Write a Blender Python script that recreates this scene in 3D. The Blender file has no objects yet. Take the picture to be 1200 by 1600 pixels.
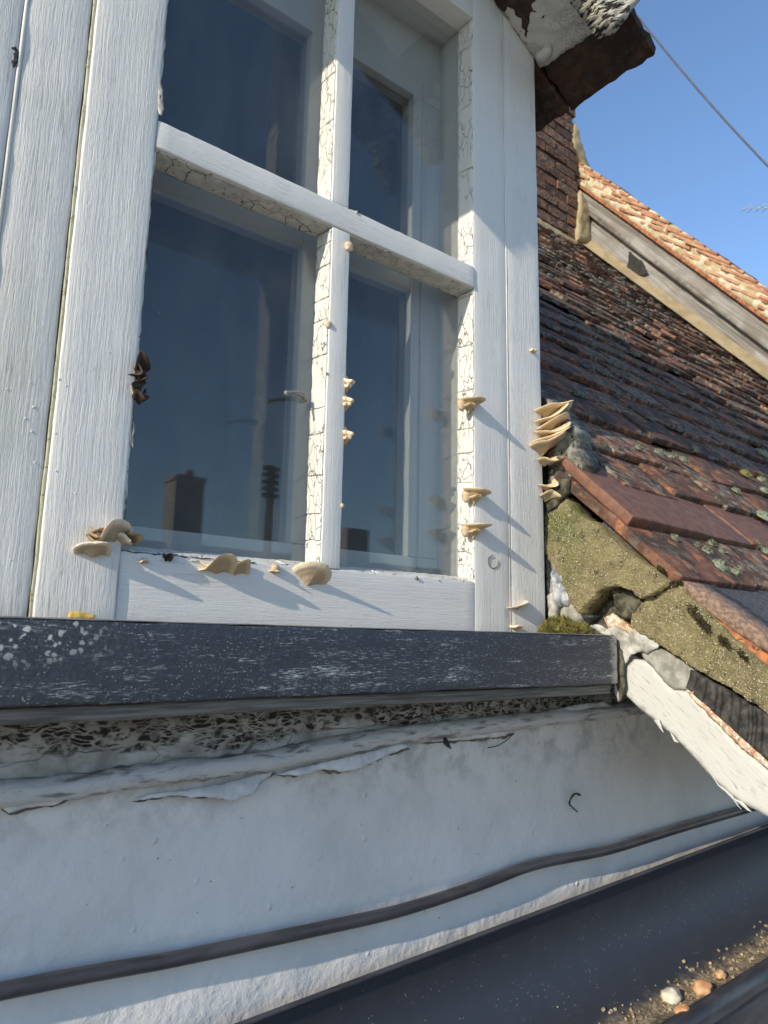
import bpy, bmesh, math, random
from mathutils import Vector, Matrix, noise as mn, geometry as mg
random.seed(7)
SC = bpy.context.scene
COL = SC.collection
rad = math.radians

# ------------------------------------------------------------------ camera
F = 1109.0                                   # focal length in pixels of a 1200 x 1600 frame
CAM = Vector((0, -0.7, 0))
Zc = Vector((123, 6228, -1109)).normalized()
Xc = Vector((1450, -225, -1109)); Xc = (Xc - Xc.dot(Zc) * Zc).normalized()
Yc = Zc.cross(Xc)
R = Matrix((Xc, Yc, Zc))                     # camera axes -> world axes
cd = bpy.data.cameras.new('camera'); cam = bpy.data.objects.new('camera', cd); COL.objects.link(cam)
cam.matrix_world = Matrix.Translation(CAM) @ R.to_4x4()
cd.sensor_width = 36; cd.sensor_height = 36; cd.sensor_fit = 'AUTO'
cd.lens = 36 * F / 1600
cd.clip_start = 0.02; cd.clip_end = 600
cd.dof.use_dof = True; cd.dof.focus_distance = 0.88; cd.dof.aperture_fstop = 12.0
SC.camera = cam

# ------------------------------------------------------------------ light
SUN_TO = Vector((-5.0, -1.08, 2.22)).normalized()
el = math.asin(SUN_TO.z); az = math.atan2(SUN_TO.x, SUN_TO.y)
W = bpy.data.worlds.new('World'); SC.world = W; W.use_nodes = True
nt = W.node_tree; nt.nodes.clear()
sky = nt.nodes.new('ShaderNodeTexSky'); sky.sky_type = 'NISHITA'; sky.sun_disc = False
sky.sun_elevation = el; sky.sun_rotation = az % (2 * math.pi)
sky.air_density = 1.0; sky.dust_density = 0.25; sky.ozone_density = 3.6
bg = nt.nodes.new('ShaderNodeBackground'); bg.inputs[1].default_value = 0.15
wo = nt.nodes.new('ShaderNodeOutputWorld')
nt.links.new(sky.outputs[0], bg.inputs[0]); nt.links.new(bg.outputs[0], wo.inputs[0])
sl = bpy.data.lights.new('sun', 'SUN'); sl.energy = 3.0; sl.angle = rad(0.53); sl.color = (1.0, 0.91, 0.75)
so = bpy.data.objects.new('sun', sl); COL.objects.link(so)
so.rotation_euler = SUN_TO.to_track_quat('Z', 'Y').to_euler(); so.location = (-4, -3, 5)
SC.view_settings.view_transform = 'Standard'; SC.view_settings.look = 'None'
SC.view_settings.exposure = 0.69; SC.view_settings.gamma = 1.0; SC.view_settings.use_curve_mapping = False
try:
    SC.cycles.use_denoising = True; SC.cycles.denoiser = 'OPENIMAGEDENOISE'
    SC.cycles.max_bounces = 8; SC.cycles.transparent_max_bounces = 16
except Exception: pass

# ------------------------------------------------------------------ projection helpers (photo pixel -> a real plane)
def ray(px, py): return R @ Vector((px - 600, 800 - py, -F))
def onY(px, py, y=0.0):
    d = ray(px, py); return CAM + d * ((y - CAM.y) / d.y)
def onX(px, py, x):
    d = ray(px, py); return CAM + d * ((x - CAM.x) / d.x)
def onP(px, py, P0, n):
    d = ray(px, py); return CAM + d * ((P0 - CAM).dot(n) / d.dot(n))

# ------------------------------------------------------------------ materials
class M:
    """a small shorthand for node materials"""
    def __init__(s, name, rough=0.6, spec=0.5):
        s.m = bpy.data.materials.new(name); s.m.use_nodes = True
        s.t = s.m.node_tree; s.n = s.t.nodes; s.n.clear()
        s.out = s.n.new('ShaderNodeOutputMaterial'); s.b = s.n.new('ShaderNodeBsdfPrincipled')
        s.t.links.new(s.b.outputs[0], s.out.inputs[0])
        s.b.inputs['Roughness'].default_value = rough
        s.b.inputs['Specular IOR Level'].default_value = spec
        s.tc = s.n.new('ShaderNodeTexCoord'); s.co = s.tc.outputs['Object']
    def L(s, a, b): s.t.links.new(a, b)
    def _in(s, sock, v):
        if v is None: return
        if hasattr(v, 'is_linked') or isinstance(v, bpy.types.NodeSocket): s.L(v, sock)
        else: sock.default_value = v
    def vadd(s, a, b):
        n = s.n.new('ShaderNodeVectorMath'); n.operation = 'ADD'; s._in(n.inputs[0], a); s._in(n.inputs[1], b); return n.outputs[0]
    def map(s, sc=(1, 1, 1), loc=(0, 0, 0), rot=(0, 0, 0), v=None):
        n = s.n.new('ShaderNodeMapping'); s.L(v or s.co, n.inputs[0])
        n.inputs['Scale'].default_value = sc; n.inputs['Location'].default_value = loc; n.inputs['Rotation'].default_value = rot
        return n.outputs[0]
    def noise(s, scale=5, detail=4, rough=0.55, v=None, dist=0.0):
        n = s.n.new('ShaderNodeTexNoise'); s.L(v or s.co, n.inputs['Vector'])
        n.inputs['Scale'].default_value = scale; n.inputs['Detail'].default_value = detail
        n.inputs['Roughness'].default_value = rough; n.inputs['Distortion'].default_value = dist
        return n.outputs[0]
    def noisec(s, scale=5, detail=2, v=None):
        n = s.n.new('ShaderNodeTexNoise'); s.L(v or s.co, n.inputs['Vector'])
        n.inputs['Scale'].default_value = scale; n.inputs['Detail'].default_value = detail
        return n.outputs[1]
    def vor(s, scale=5, v=None, feature='F1', rnd=1.0):
        n = s.n.new('ShaderNodeTexVoronoi'); n.feature = feature; s.L(v or s.co, n.inputs['Vector'])
        n.inputs['Scale'].default_value = scale; n.inputs['Randomness'].default_value = rnd
        return n.outputs[0]
    def warp(s, v=None, scale=5, amt=0.1, detail=2):
        c = s.noisec(scale, detail, v)
        a = s.n.new('ShaderNodeVectorMath'); a.operation = 'SUBTRACT'; s.L(c, a.inputs[0]); a.inputs[1].default_value = (.5, .5, .5)
        b = s.n.new('ShaderNodeVectorMath'); b.operation = 'SCALE'; s.L(a.outputs[0], b.inputs[0]); b.inputs['Scale'].default_value = amt
        return s.vadd(v or s.co, b.outputs[0])
    def ramp(s, f, a, b, lo=0.0, hi=1.0):      # smooth map a..b -> lo..hi
        n = s.n.new('ShaderNodeMapRange'); n.interpolation_type = 'SMOOTHSTEP'; s._in(n.inputs[0], f)
        n.inputs[1].default_value = a; n.inputs[2].default_value = b; n.inputs[3].default_value = lo; n.inputs[4].default_value = hi
        return n.outputs[0]
    def math(s, op, a, b=None):
        n = s.n.new('ShaderNodeMath'); n.operation = op; s._in(n.inputs[0], a)
        if b is not None: s._in(n.inputs[1], b)
        return n.outputs[0]
    def mix(s, f, a, b):
        n = s.n.new('ShaderNodeMix'); n.data_type = 'RGBA'; s._in(n.inputs[0], f)
        for k, v in ((6, a), (7, b)):
            if isinstance(v, tuple): v = (v[0], v[1], v[2], 1)
            s._in(n.inputs[k], v)
        return n.outputs[2]
    def bump(s, h, dist=0.001, strength=1.0, prev=None):
        n = s.n.new('ShaderNodeBump'); s.L(h, n.inputs['Height']); n.inputs['Distance'].default_value = dist
        n.inputs['Strength'].default_value = strength
        if prev is not None: s.L(prev, n.inputs['Normal'])
        s.L(n.outputs[0], s.b.inputs['Normal']); return n.outputs[0]
    def xyz(s, v=None):
        n = s.n.new('ShaderNodeSeparateXYZ'); s.L(v or s.co, n.inputs[0]); return n.outputs
    def col(s, c):
        if isinstance(c, tuple): c = (c[0], c[1], c[2], 1)
        s._in(s.b.inputs['Base Color'], c)
    def roughf(s, f): s._in(s.b.inputs['Roughness'], f)

def white_paint(name, grain='z', strong=1.0, dirt=0.35, base=(.715, .685, .625), crack=0.0, olive=0.0):
    m = M(name, 0.5, 0.4)
    w = m.warp(None, 14, 0.0035)
    sc = {'z': (1150, 1150, 60), 'x': (50, 1150, 1200)}[grain]
    sc2 = {'z': (420, 420, 15), 'x': (14, 420, 450)}[grain]
    g1 = m.noise(1, 3, .6, m.map(sc, v=w), .6); g2 = m.noise(1, 3, .55, m.map(sc2, v=w), .3)
    lump = m.noise(260, 2, .5); big = m.noise(26, 3, .5)
    h = m.math('ADD', m.math('MULTIPLY', g1, .42), m.math('MULTIPLY', g2, .55))
    h = m.math('ADD', h, m.math('MULTIPLY', lump, .22)); h = m.math('ADD', h, m.math('MULTIPLY', big, .5))
    # dust caught in the grain, small flecks and fly spots, blotches of grime
    d1 = m.ramp(g2, .52, .30); blot = m.ramp(m.noise(11, 5, .62), .45, .78)
    f = m.math('MULTIPLY', m.math('MULTIPLY', d1, blot), dirt * 1.5)
    c = m.mix(f, base, (.33, .31, .26))
    c = m.mix(m.math('MULTIPLY', m.ramp(m.noise(5, 4, .6), .5, .8), .22), c, (.60, .61, .57))
    spot = m.ramp(m.vor(95, m.warp(None, 60, .006)), .10, .055)
    keep = m.ramp(m.noise(38, 2), .60, .66)
    c = m.mix(m.math('MULTIPLY', m.math('MULTIPLY', spot, keep), .8), c, (.10, .09, .07))
    if olive:
        c = m.mix(m.math('MULTIPLY', m.ramp(m.noise(20, 4, .65, m.map((1, 1, .12))), .42, .66), olive), c, (.30, .29, .17))
    if crack:
        cv = m.vor(1, m.map((95, 95, 34), v=m.warp(None, 45, .02, 4)), 'DISTANCE_TO_EDGE')
        k = m.ramp(cv, .03, .012); k = m.math('MULTIPLY', k, m.ramp(m.noise(16, 3), .42, .52))
        c = m.mix(m.math('MULTIPLY', k, crack), c, (.10, .085, .06))
        h = m.math('SUBTRACT', h, m.math('MULTIPLY', k, 1.3 * crack))
    m.col(c); m.roughf(m.ramp(g2, .3, .7, .42, .62))
    m.bump(h, 0.0012 * strong, 0.85)
    return m.m
MAT = {}
MAT['board'] = white_paint('painted_board', 'z', 1.25, .55)
MAT['board_old'] = white_paint('painted_board_dirty', 'z', 1.35, .8, olive=.25)
MAT['joint_edge'] = white_paint('mildewed_edge', 'z', 1.2, 1.0, (.52, .49, .36), crack=.5, olive=.8)
MAT['rail'] = white_paint('painted_rail', 'x', 1.0, .55)
MAT['stile'] = white_paint('painted_stile', 'z', .8, .45)
MAT['putty'] = white_paint('cracked_putty', 'z', 1.3, 1.0, (.70, .68, .615), crack=.85)
MAT['soffit'] = white_paint('old_limewash', 'z', 2.4, 1.6, (.58, .555, .50), crack=.25)
MAT['inner'] = white_paint('clean_paint', 'z', .15, .25, (.52, .525, .515))

def dirty_under():
    m = M('mildewed_paint', .6)
    n = m.noise(60, 5, .65); sp = m.ramp(m.vor(110, m.warp(None, 40, .02)), .28, .10)
    keep = m.ramp(m.noise(24, 4, .6), .46, .6)
    c = m.mix(m.ramp(n, .3, .75), (.62, .60, .54), (.40, .375, .32))
    c = m.mix(m.math('MULTIPLY', m.math('MULTIPLY', sp, keep), .9), c, (.06, .055, .05))
    cv = m.ramp(m.vor(42, m.warp(None, 50, .02, 3), 'DISTANCE_TO_EDGE'), .025, .008)
    c = m.mix(m.math('MULTIPLY', cv, m.ramp(m.noise(14, 2), .5, .56)), c, (.05, .04, .035))
    m.col(c); m.bump(m.math('SUBTRACT', n, cv), .0012, .8); return m.m
MAT['under'] = dirty_under()

def sill_black():
    m = M('black_gloss_paint', .42, .5)
    w = m.warp(None, 7, .016)
    a = m.noise(1, 4, .7, m.map((95, 300, 1700), v=w)); b = m.noise(1, 2, .5, m.map((10, 60, 130), v=w)); cc = m.noise(12, 3, .6)
    cut = m.math('ADD', m.math('ADD', m.math('MULTIPLY', a, .70), m.math('MULTIPLY', b, .26)), m.math('MULTIPLY', cc, .22))
    k = m.ramp(cut, .650, .72)
    dots = m.math('MULTIPLY', m.ramp(m.vor(340), .22, .10), m.ramp(m.noise(17, 4, .65, m.map((1, 1, 2))), .42, .56))
    k2 = m.math('MAXIMUM', k, m.math('MULTIPLY', dots, .7))
    # pale bird lime at the near end
    x = m.xyz()[0]
    sp = m.math('MULTIPLY', m.ramp(m.vor(150, m.warp(None, 120, .008)), .36, .22), m.ramp(x, .20, .12))
    sp = m.math('MULTIPLY', sp, m.ramp(m.xyz()[2], -.032, -.006))
    k2 = m.math('MAXIMUM', k2, sp)
    wear = m.ramp(m.xyz()[0], .835, .852); wear = m.math('MULTIPLY', wear, m.ramp(m.noise(90, 3), .35, .5))
    c = m.mix(k2, m.mix(m.noise(50, 3), (.028, .031, .041), (.048, .053, .067)), (.52, .52, .49))
    c = m.mix(m.math('MULTIPLY', wear, .7), c, (.50, .47, .40))
    m.col(c); m.roughf(m.ramp(k2, 0, 1, .40, .75))
    m.bump(m.math('ADD', m.math('MULTIPLY', a, .7), m.math('ADD', m.math('MULTIPLY', b, .7), m.noise(230, 2))), .0011, .8)
    return m.m
MAT['sill'] = sill_black()

def simple(name, a, b, sc=40, rough=.7, bump=.0006, stretch=(1, 1, 1), spec=.4, spots=None, lo=.35, hi=.65, rnd=None):
    m = M(name, rough, spec)
    if rnd:
        oi = m.n.new('ShaderNodeObjectInfo'); off = m.math('MULTIPLY', oi.outputs['Random'], 50.0)
        cb = m.n.new('ShaderNodeCombineXYZ'); m.L(off, cb.inputs[0]); m.L(off, cb.inputs[1]); m.co = m.vadd(m.co, cb.outputs[0])
    v = m.map(stretch)
    n = m.noise(sc, 6, .62, v, .3); c = m.mix(m.ramp(n, lo, hi), a, b)
    if spots:
        k = m.ramp(m.noise(sc * 2.2, 3, .6, v), spots[1], spots[1] + .06); c = m.mix(k, c, spots[0])
    m.col(c); m.bump(n, bump, .9); return m.m
MAT['rawwood'] = simple('grey_weathered_wood', (.16, .15, .135), (.34, .32, .28), 1, .85, .0012, (18, 300, 420))
MAT['siltwood_and_shadow'] = simple('dirty_timber_and_shadow', (.10, .09, .075), (.22, .205, .17), 1, .8, .0008, (16, 200, 420))  # timber under the sill; also colours the painted shadow behind the flakes
MAT['moulding'] = simple('flaking_moulding_paint', (.24, .225, .20), (.60, .59, .565), 60, .6, .003, (.35, 1, 1.6), lo=.36, hi=.50)
MAT['flake'] = simple('peeling_paint', (.58, .57, .54), (.76, .75, .72), 45, .55, .0008)
MAT['torn'] = simple('torn_painted_flashing', (.24, .225, .18), (.50, .48, .43), 50, .6, .001)
MAT['cable'] = simple('black_cable', (.035, .035, .038), (.07, .07, .075), 60, .38, .0002, (.2, 1, 1))
MAT['darkwood'] = simple('charred_timber', (.018, .017, .016), (.075, .068, .06), 60, .8, .002)
MAT['orangewood'] = simple('rotten_wood', (.30, .12, .045), (.62, .50, .36), 70, .8, .0012, spots=((.75, .72, .66), .58))
MAT['leaf'] = simple('dead_leaf', (.50, .30, .06), (.72, .52, .14), 150, .55, .0005, spots=((.16, .08, .03), .66))
MAT['lead'] = simple('smeared_grey_filler', (.13, .15, .18), (.50, .51, .50), 38, .55, .002)
MAT['cement'] = simple('grey_cement', (.20, .19, .155), (.36, .345, .30), 60, .85, .0015)
MAT['dirtycement'] = simple('dirty_webbed_cement', (.07, .065, .05), (.27, .255, .21), 42, .95, .004, spots=((.035, .032, .02), .60))
MAT['stone'] = simple('pebble', (.50, .24, .10), (.74, .48, .28), 60, .7, .001, rnd=1)
MAT['paleston'] = simple('pale_pebble', (.55, .50, .38), (.75, .70, .58), 60, .7, .001, rnd=1)
MAT['rotgrit'] = simple('gutter_grit', (.16, .10, .06), (.42, .34, .22), 30, .9, .001)
MAT['asphalt'] = simple('pale_bounce_paving', (.30, .27, .22), (.40, .37, .31), 3, .9, .003)  # unseen ground made pale to bounce light up onto the wall
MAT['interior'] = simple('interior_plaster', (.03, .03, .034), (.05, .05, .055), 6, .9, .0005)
MAT['wire'] = simple('wire_sheath', (.05, .05, .055), (.08, .08, .085), 30, .6, .0001)
MAT['metal'] = simple('aerial_metal', (.25, .26, .28), (.4, .41, .43), 30, .4, .0001)
MAT['deck'] = simple('dark_roofing_felt', (.02, .018, .016), (.04, .035, .03), 20, .9, .001)

def render_wall():
    m = M('painted_render', .55, .35)
    a = m.noise(20, 3, .5); b = m.noise(95, 3, .5); c3 = m.noise(420, 2, .5)
    blob = m.ramp(m.vor(36, m.warp(None, 30, .01)), .16, .0)
    blob = m.math('MULTIPLY', blob, m.ramp(m.noise(13, 2), .5, .6))
    h = m.math('ADD', m.math('MULTIPLY', a, 1.6), m.math('MULTIPLY', b, .55)); h = m.math('ADD', h, m.math('MULTIPLY', c3, .16))
    h = m.math('ADD', h, m.math('MULTIPLY', blob, .7))
    c = m.mix(m.ramp(m.noise(7, 5, .6), .4, .75), (.79, .755, .70), (.68, .65, .59))
    z = m.xyz()[2]
    near = m.ramp(z, -.215, -.135)                                   # grime washed down from the moulding
    g = m.math('MULTIPLY', m.math('MULTIPLY', near, m.ramp(m.noise(26, 5, .7), .42, .68)), .55)
    c = m.mix(g, c, (.30, .285, .25))
    sp = m.math('MULTIPLY', m.ramp(m.vor(75), .085, .045), m.ramp(m.noise(22, 2), .52, .60))
    c = m.mix(m.math('MULTIPLY', sp, .85), c, (.07, .06, .05))
    m.col(c); m.bump(h, .0024, .9); return m.m
MAT['render'] = render_wall()

def alligator():
    m = M('alligatored_paint', .65, .3)
    w = m.warp(m.warp(None, 14, .02), 110, .006, 3)
    v = m.map((58, 58, 300), v=w)
    e = m.vor(1, v, 'DISTANCE_TO_EDGE')
    e2 = m.vor(1, m.map((26, 26, 95), v=w), 'DISTANCE_TO_EDGE'); n5 = m.noise(34, 3, .6)
    gap = m.math('MULTIPLY', m.math('MAXIMUM', m.math('MULTIPLY', m.ramp(e, .06, .16), m.ramp(n5, .40, .52)), m.math('MULTIPLY', m.ramp(e2, .06, .13), m.ramp(n5, .50, .40))), m.ramp(m.noise(70, 3), .34, .44))                          # dark patches between a net of pale paint
    z = m.xyz()[2]
    zone = m.math('ADD', m.math('MULTIPLY', m.noise(15, 4, .6, m.map((.6, 1, 2.2))), .095), z)   # most of it near the top edge
    zk = m.ramp(zone, -.064, -.052)
    k = m.math('MULTIPLY', gap, zk)
    pale = m.mix(m.ramp(m.noise(40, 5, .6), .35, .7), (.56, .55, .52), (.30, .285, .25))
    pale = m.mix(m.math('MULTIPLY', zk, .55), pale, (.33, .31, .27))
    crk = m.ramp(m.vor(1, m.map((9, 9, 30), v=w), 'DISTANCE_TO_EDGE'), .02, .006)
    c = m.mix(k, pale, (.030, .025, .021)); c = m.mix(m.math('MULTIPLY', m.math('MULTIPLY', crk, m.ramp(m.noise(9, 2), .5, .55)), .7), c, (.10, .09, .08))
    c = m.mix(m.math('MULTIPLY', m.math('MULTIPLY', m.ramp(z, -.095, -.072), m.ramp(m.noise(28, 4, .65, m.map((.5, 1, 2))), .38, .60)), .8), c, (.07, .06, .05))
    m.col(c)
    m.bump(m.math('SUBTRACT', m.math('MULTIPLY', m.noise(120, 3), .2), m.math('MAXIMUM', k, crk)), .0014, .9); return m.m
MAT['alligator'] = alligator()

def tile_mat(name, island=False, dark=0.0):
    m = M(name, .85, .25)
    if island: g = m.n.new('ShaderNodeNewGeometry'); rnd = g.outputs['Random Per Island']
    else: oi = m.n.new('ShaderNodeObjectInfo'); rnd = oi.outputs['Random']
    cb = m.n.new('ShaderNodeCombineXYZ'); off = m.math('MULTIPLY', rnd, 37.0)
    for i in range(3): m.L(off, cb.inputs[i])
    m.co = m.vadd(m.co, cb.outputs[0])
    n1 = m.noise(16, 5, .62); n2 = m.noise(150, 3, .6); n3 = m.noise(34, 4, .6)
    base = m.mix(m.ramp(rnd, 0, 1), (.115, .055, .038), (.23, .095, .052))
    base = m.mix(m.ramp(n1, .33, .60), base, (.060, .040, .032))
    base = m.mix(m.math('MULTIPLY', m.ramp(n3, .54, .66), .75), base, (.42, .165, .065))
    lich = m.math('MULTIPLY', m.ramp(m.noise(60, 5, .7), .47, .64), m.ramp(m.math('FRACT', m.math('MULTIPLY', rnd, 7.3)), 0, 1, .15, 1.0))
    base = m.mix(m.math('MULTIPLY', lich, .85), base, (.29, .27, .20))
    base = m.mix(m.math('MULTIPLY', m.ramp(n2, .60, .70), .4), base, (.035, .028, .025))
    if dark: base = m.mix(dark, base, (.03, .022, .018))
    m.col(base); m.bump(m.math('ADD', m.math('MULTIPLY', n2, .6), m.math('MULTIPLY', n1, 1.4)), .0040, 1.0); return m.m
MAT['tile'] = tile_mat('clay_tile'); MAT['tile_far'] = tile_mat('clay_tile_joined', True)
MAT['tile_under'] = tile_mat('sombre_clay_tile', False, .78)  # clay tile mixed strongly toward near-black, for the dormer roof tiles
MAT['tile_grey'] = simple('dark_grey_tile', (.045, .045, .052), (.10, .095, .095), 130, .85, .001, spots=((.22, .12, .08), .62))
MAT['tile_brown'] = simple('smooth_brown_tile', (.125, .062, .042), (.21, .098, .058), 60, .7, .0022, spots=((.26, .11, .06), .66), rnd=1)
MAT['tile_pink'] = simple('granular_pinkish_clay', (.13, .085, .065), (.30, .20, .14), 160, .9, .002)
MAT['tile_orange'] = simple('broken_orange_clay', (.20, .075, .038), (.46, .17, .06), 55, .85, .0015, spots=((.10, .05, .04), .60))

def mortar_mat():
    m = M('lichened_mortar', .92, .2)
    n = m.noise(34, 7, .72); n2 = m.noise(330, 4, .7); g = m.noise(9, 3, .5)
    c = m.mix(m.ramp(n, .32, .68), (.50, .41, .20), (.27, .22, .12))
    c = m.mix(m.math('MULTIPLY', m.math('MULTIPLY', m.ramp(g, .42, .6), m.ramp(m.xyz()[1], -.10, .0, .18, 1.0)), .8), c, (.16, .20, .05))
    c = m.mix(m.math('MULTIPLY', m.ramp(m.noise(75, 4, .6), .60, .66), .8), c, (.06, .055, .045))
    c = m.mix(m.math('MULTIPLY', m.ramp(m.vor(150), .16, .10), .75), c, (.66, .60, .45))
    c = m.mix(m.math('MULTIPLY', m.ramp(n2, .55, .72), .4), c, (.46, .41, .26))
    m.col(c); m.bump(m.math('ADD', m.math('MULTIPLY', n2, 1.2), m.math('MULTIPLY', n, 1.4)), .0090, 1.0); return m.m
MAT['mortar'] = mortar_mat()
MAT['mortar_dark'] = simple('mossy_mortar', (.028, .028, .018), (.13, .12, .08), 70, .95, .003)
MAT['buff'] = simple('buff_mortar', (.31, .235, .125), (.43, .33, .19), 9, .9, .004)
MAT['verge_mortar'] = simple('limewashed_verge_mortar', (.42, .33, .19), (.60, .52, .37), 11, .9, .010, lo=.42, hi=.56, spots=((.34, .14, .06), .66))
def farboard():
    m = M('silvered_bargeboard', .85, .3)
    v = m.map((1, 1, 1), rot=(rad(-50.7), 0, 0)); n = m.noise(1, 5, .65, m.map((8, 1.6, 42), v=v), .5); b = m.noise(5, 3)
    c = m.mix(m.ramp(n, .35, .62), (.13, .115, .10), (.33, .31, .28)); c = m.mix(m.math('MULTIPLY', m.ramp(b, .45, .65), .5), c, (.17, .14, .11))
    m.col(c); m.bump(n, .004, .9); return m.m
MAT['farboard'] = farboard()
MAT['joint'] = simple('brick_joint', (.14, .115, .085), (.26, .22, .16), 30, .95, .003)
MAT['far_verge'] = simple('sunlit_verge_tile', (.30, .13, .07), (.50, .27, .15), 7, .9, .004, rnd=1)  # sunlight put into the colour: lighter orange than the other tiles
MAT['brick'] = tile_mat('old_brick')

def fungus_mat(name, top, rim, under, sp=.5):
    m = M(name, .6, .3)
    g = m.n.new('ShaderNodeNewGeometry'); a = m.n.new('ShaderNodeAttribute'); a.attribute_name = 'rho'
    rho = a.outputs['Fac']; nz = m.n.new('ShaderNodeSeparateXYZ'); m.L(m.tc.outputs['Normal'], nz.inputs[0])
    up = m.ramp(nz.outputs[2], -.15, .25)
    n = m.noise(230, 4, .6)
    bands = m.math('SINE', m.math('MULTIPLY', m.math('ADD', rho, m.math('MULTIPLY', n, .08)), 24.0))
    ct = m.mix(m.ramp(rho, .15, .75), top, rim); ct = m.mix(m.ramp(bands, .2, 1.0, 0, .35), ct, tuple(v * .72 for v in top))
    cu = m.mix(m.ramp(rho, .62, .93), under, rim)
    c = m.mix(up, cu, ct); c = m.mix(m.ramp(n, .45, .75, 0, .3), c, tuple(v * .7 for v in under))
    m.col(c); m.bump(m.math('ADD', n, m.math('MULTIPLY', bands, .2)), .0006, .8)
    m.b.inputs['Subsurface Weight'].default_value = .12; m.b.inputs['Subsurface Radius'].default_value = (.003, .002, .001); m.b.inputs['Subsurface Scale'].default_value = 1.0
    return m.m
MAT['fungus'] = fungus_mat('cream_fungus', (.56, .42, .25), (.72, .61, .45), (.46, .345, .22))
MAT['fungus_orange'] = fungus_mat('orange_topped_fungus', (.66, .27, .045), (.78, .66, .48), (.62, .36, .14))
MAT['fungus_brown'] = fungus_mat('withered_fungus', (.22, .14, .075), (.38, .27, .15), (.20, .14, .08))
MAT['fungus_black'] = fungus_mat('black_shrivelled_fungus', (.012, .010, .009), (.05, .03, .02), (.03, .02, .015))
MAT['fungus_tan'] = fungus_mat('tan_fungus', (.50, .36, .20), (.66, .52, .33), (.46, .34, .20))

def moss_mat(name, a, b, c3):
    m = M(name, .9, .2)
    g = m.n.new('ShaderNodeNewGeometry')
    r = g.outputs['Random Per Island']
    c = m.mix(r, a, b); c = m.mix(m.ramp(m.noise(120, 3), .5, .7), c, c3); m.col(c)
    return m.m
MAT['moss'] = moss_mat('green_brown_moss', (.10, .105, .025), (.28, .24, .07), (.20, .10, .045))
MAT['moss_grey'] = moss_mat('grey_green_cushion_moss', (.13, .15, .09), (.33, .35, .25), (.08, .085, .045))
MAT['moss_dark'] = moss_mat('dark_dry_moss', (.035, .028, .015), (.10, .08, .04), (.05, .035, .02))
MAT['lichen'] = simple('lichen_lump', (.055, .05, .038), (.19, .18, .145), 90, .95, .002)

def glass_mat():
    m = bpy.data.materials.new('window_glass'); m.use_nodes = True; t = m.node_tree; t.nodes.clear()
    o = t.nodes.new('ShaderNodeOutputMaterial'); mx = t.nodes.new('ShaderNodeMixShader')
    fr = t.nodes.new('ShaderNodeFresnel'); ge = t.nodes.new('ShaderNodeNewGeometry'); ir = t.nodes.new('ShaderNodeMapRange')
    ir.inputs[3].default_value = 1.52; ir.inputs[4].default_value = 1 / 1.52; t.links.new(ge.outputs['Backfacing'], ir.inputs[0]); t.links.new(ir.outputs[0], fr.inputs[0])
    tr = t.nodes.new('ShaderNodeBsdfTransparent'); tr.inputs[0].default_value = (.92, .925, .91, 1)
    gl = t.nodes.new('ShaderNodeBsdfGlossy'); gl.inputs['Roughness'].default_value = .012
    tc = t.nodes.new('ShaderNodeTexCoord'); nz = t.nodes.new('ShaderNodeTexNoise'); nz.inputs['Scale'].default_value = 7
    bp = t.nodes.new('ShaderNodeBump'); bp.inputs['Distance'].default_value = .00025; bp.inputs['Strength'].default_value = .12
    t.links.new(tc.outputs['Object'], nz.inputs[0]); t.links.new(nz.outputs[0], bp.inputs['Height']); t.links.new(bp.outputs[0], gl.inputs['Normal'])
    t.links.new(fr.outputs[0], mx.inputs[0]); t.links.new(tr.outputs[0], mx.inputs[1]); t.links.new(gl.outputs[0], mx.inputs[2])
    # a thin film of dust and a scatter of tiny splashes
    df = t.nodes.new('ShaderNodeBsdfDiffuse'); df.inputs[0].default_value = (.72, .72, .68, 1)
    n2 = t.nodes.new('ShaderNodeTexNoise'); n2.inputs['Scale'].default_value = 14; n2.inputs['Detail'].default_value = 5
    mpn = t.nodes.new('ShaderNodeMapping'); mpn.inputs['Scale'].default_value = (1.6, 1, .45); t.links.new(tc.outputs['Object'], mpn.inputs[0]); t.links.new(mpn.outputs[0], n2.inputs[0])
    mr = t.nodes.new('ShaderNodeMapRange'); mr.inputs[1].default_value = .35; mr.inputs[2].default_value = .8; mr.inputs[3].default_value = .008; mr.inputs[4].default_value = .042
    t.links.new(n2.outputs[0], mr.inputs[0])
    vo = t.nodes.new('ShaderNodeTexVoronoi'); vo.inputs['Scale'].default_value = 60; t.links.new(tc.outputs['Object'], vo.inputs['Vector'])
    ms = t.nodes.new('ShaderNodeMapRange'); ms.inputs[1].default_value = .040; ms.inputs[2].default_value = .020; ms.inputs[3].default_value = 0; ms.inputs[4].default_value = .5
    t.links.new(vo.outputs[0], ms.inputs[0])
    mxm = t.nodes.new('ShaderNodeMath'); mxm.operation = 'MAXIMUM'; t.links.new(mr.outputs[0], mxm.inputs[0]); t.links.new(ms.outputs[0], mxm.inputs[1])
    m2 = t.nodes.new('ShaderNodeMixShader'); t.links.new(mxm.outputs[0], m2.inputs[0]); t.links.new(mx.outputs[0], m2.inputs[1]); t.links.new(df.outputs[0], m2.inputs[2])
    t.links.new(m2.outputs[0], o.inputs[0]); return m
MAT['glass'] = glass_mat()

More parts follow.
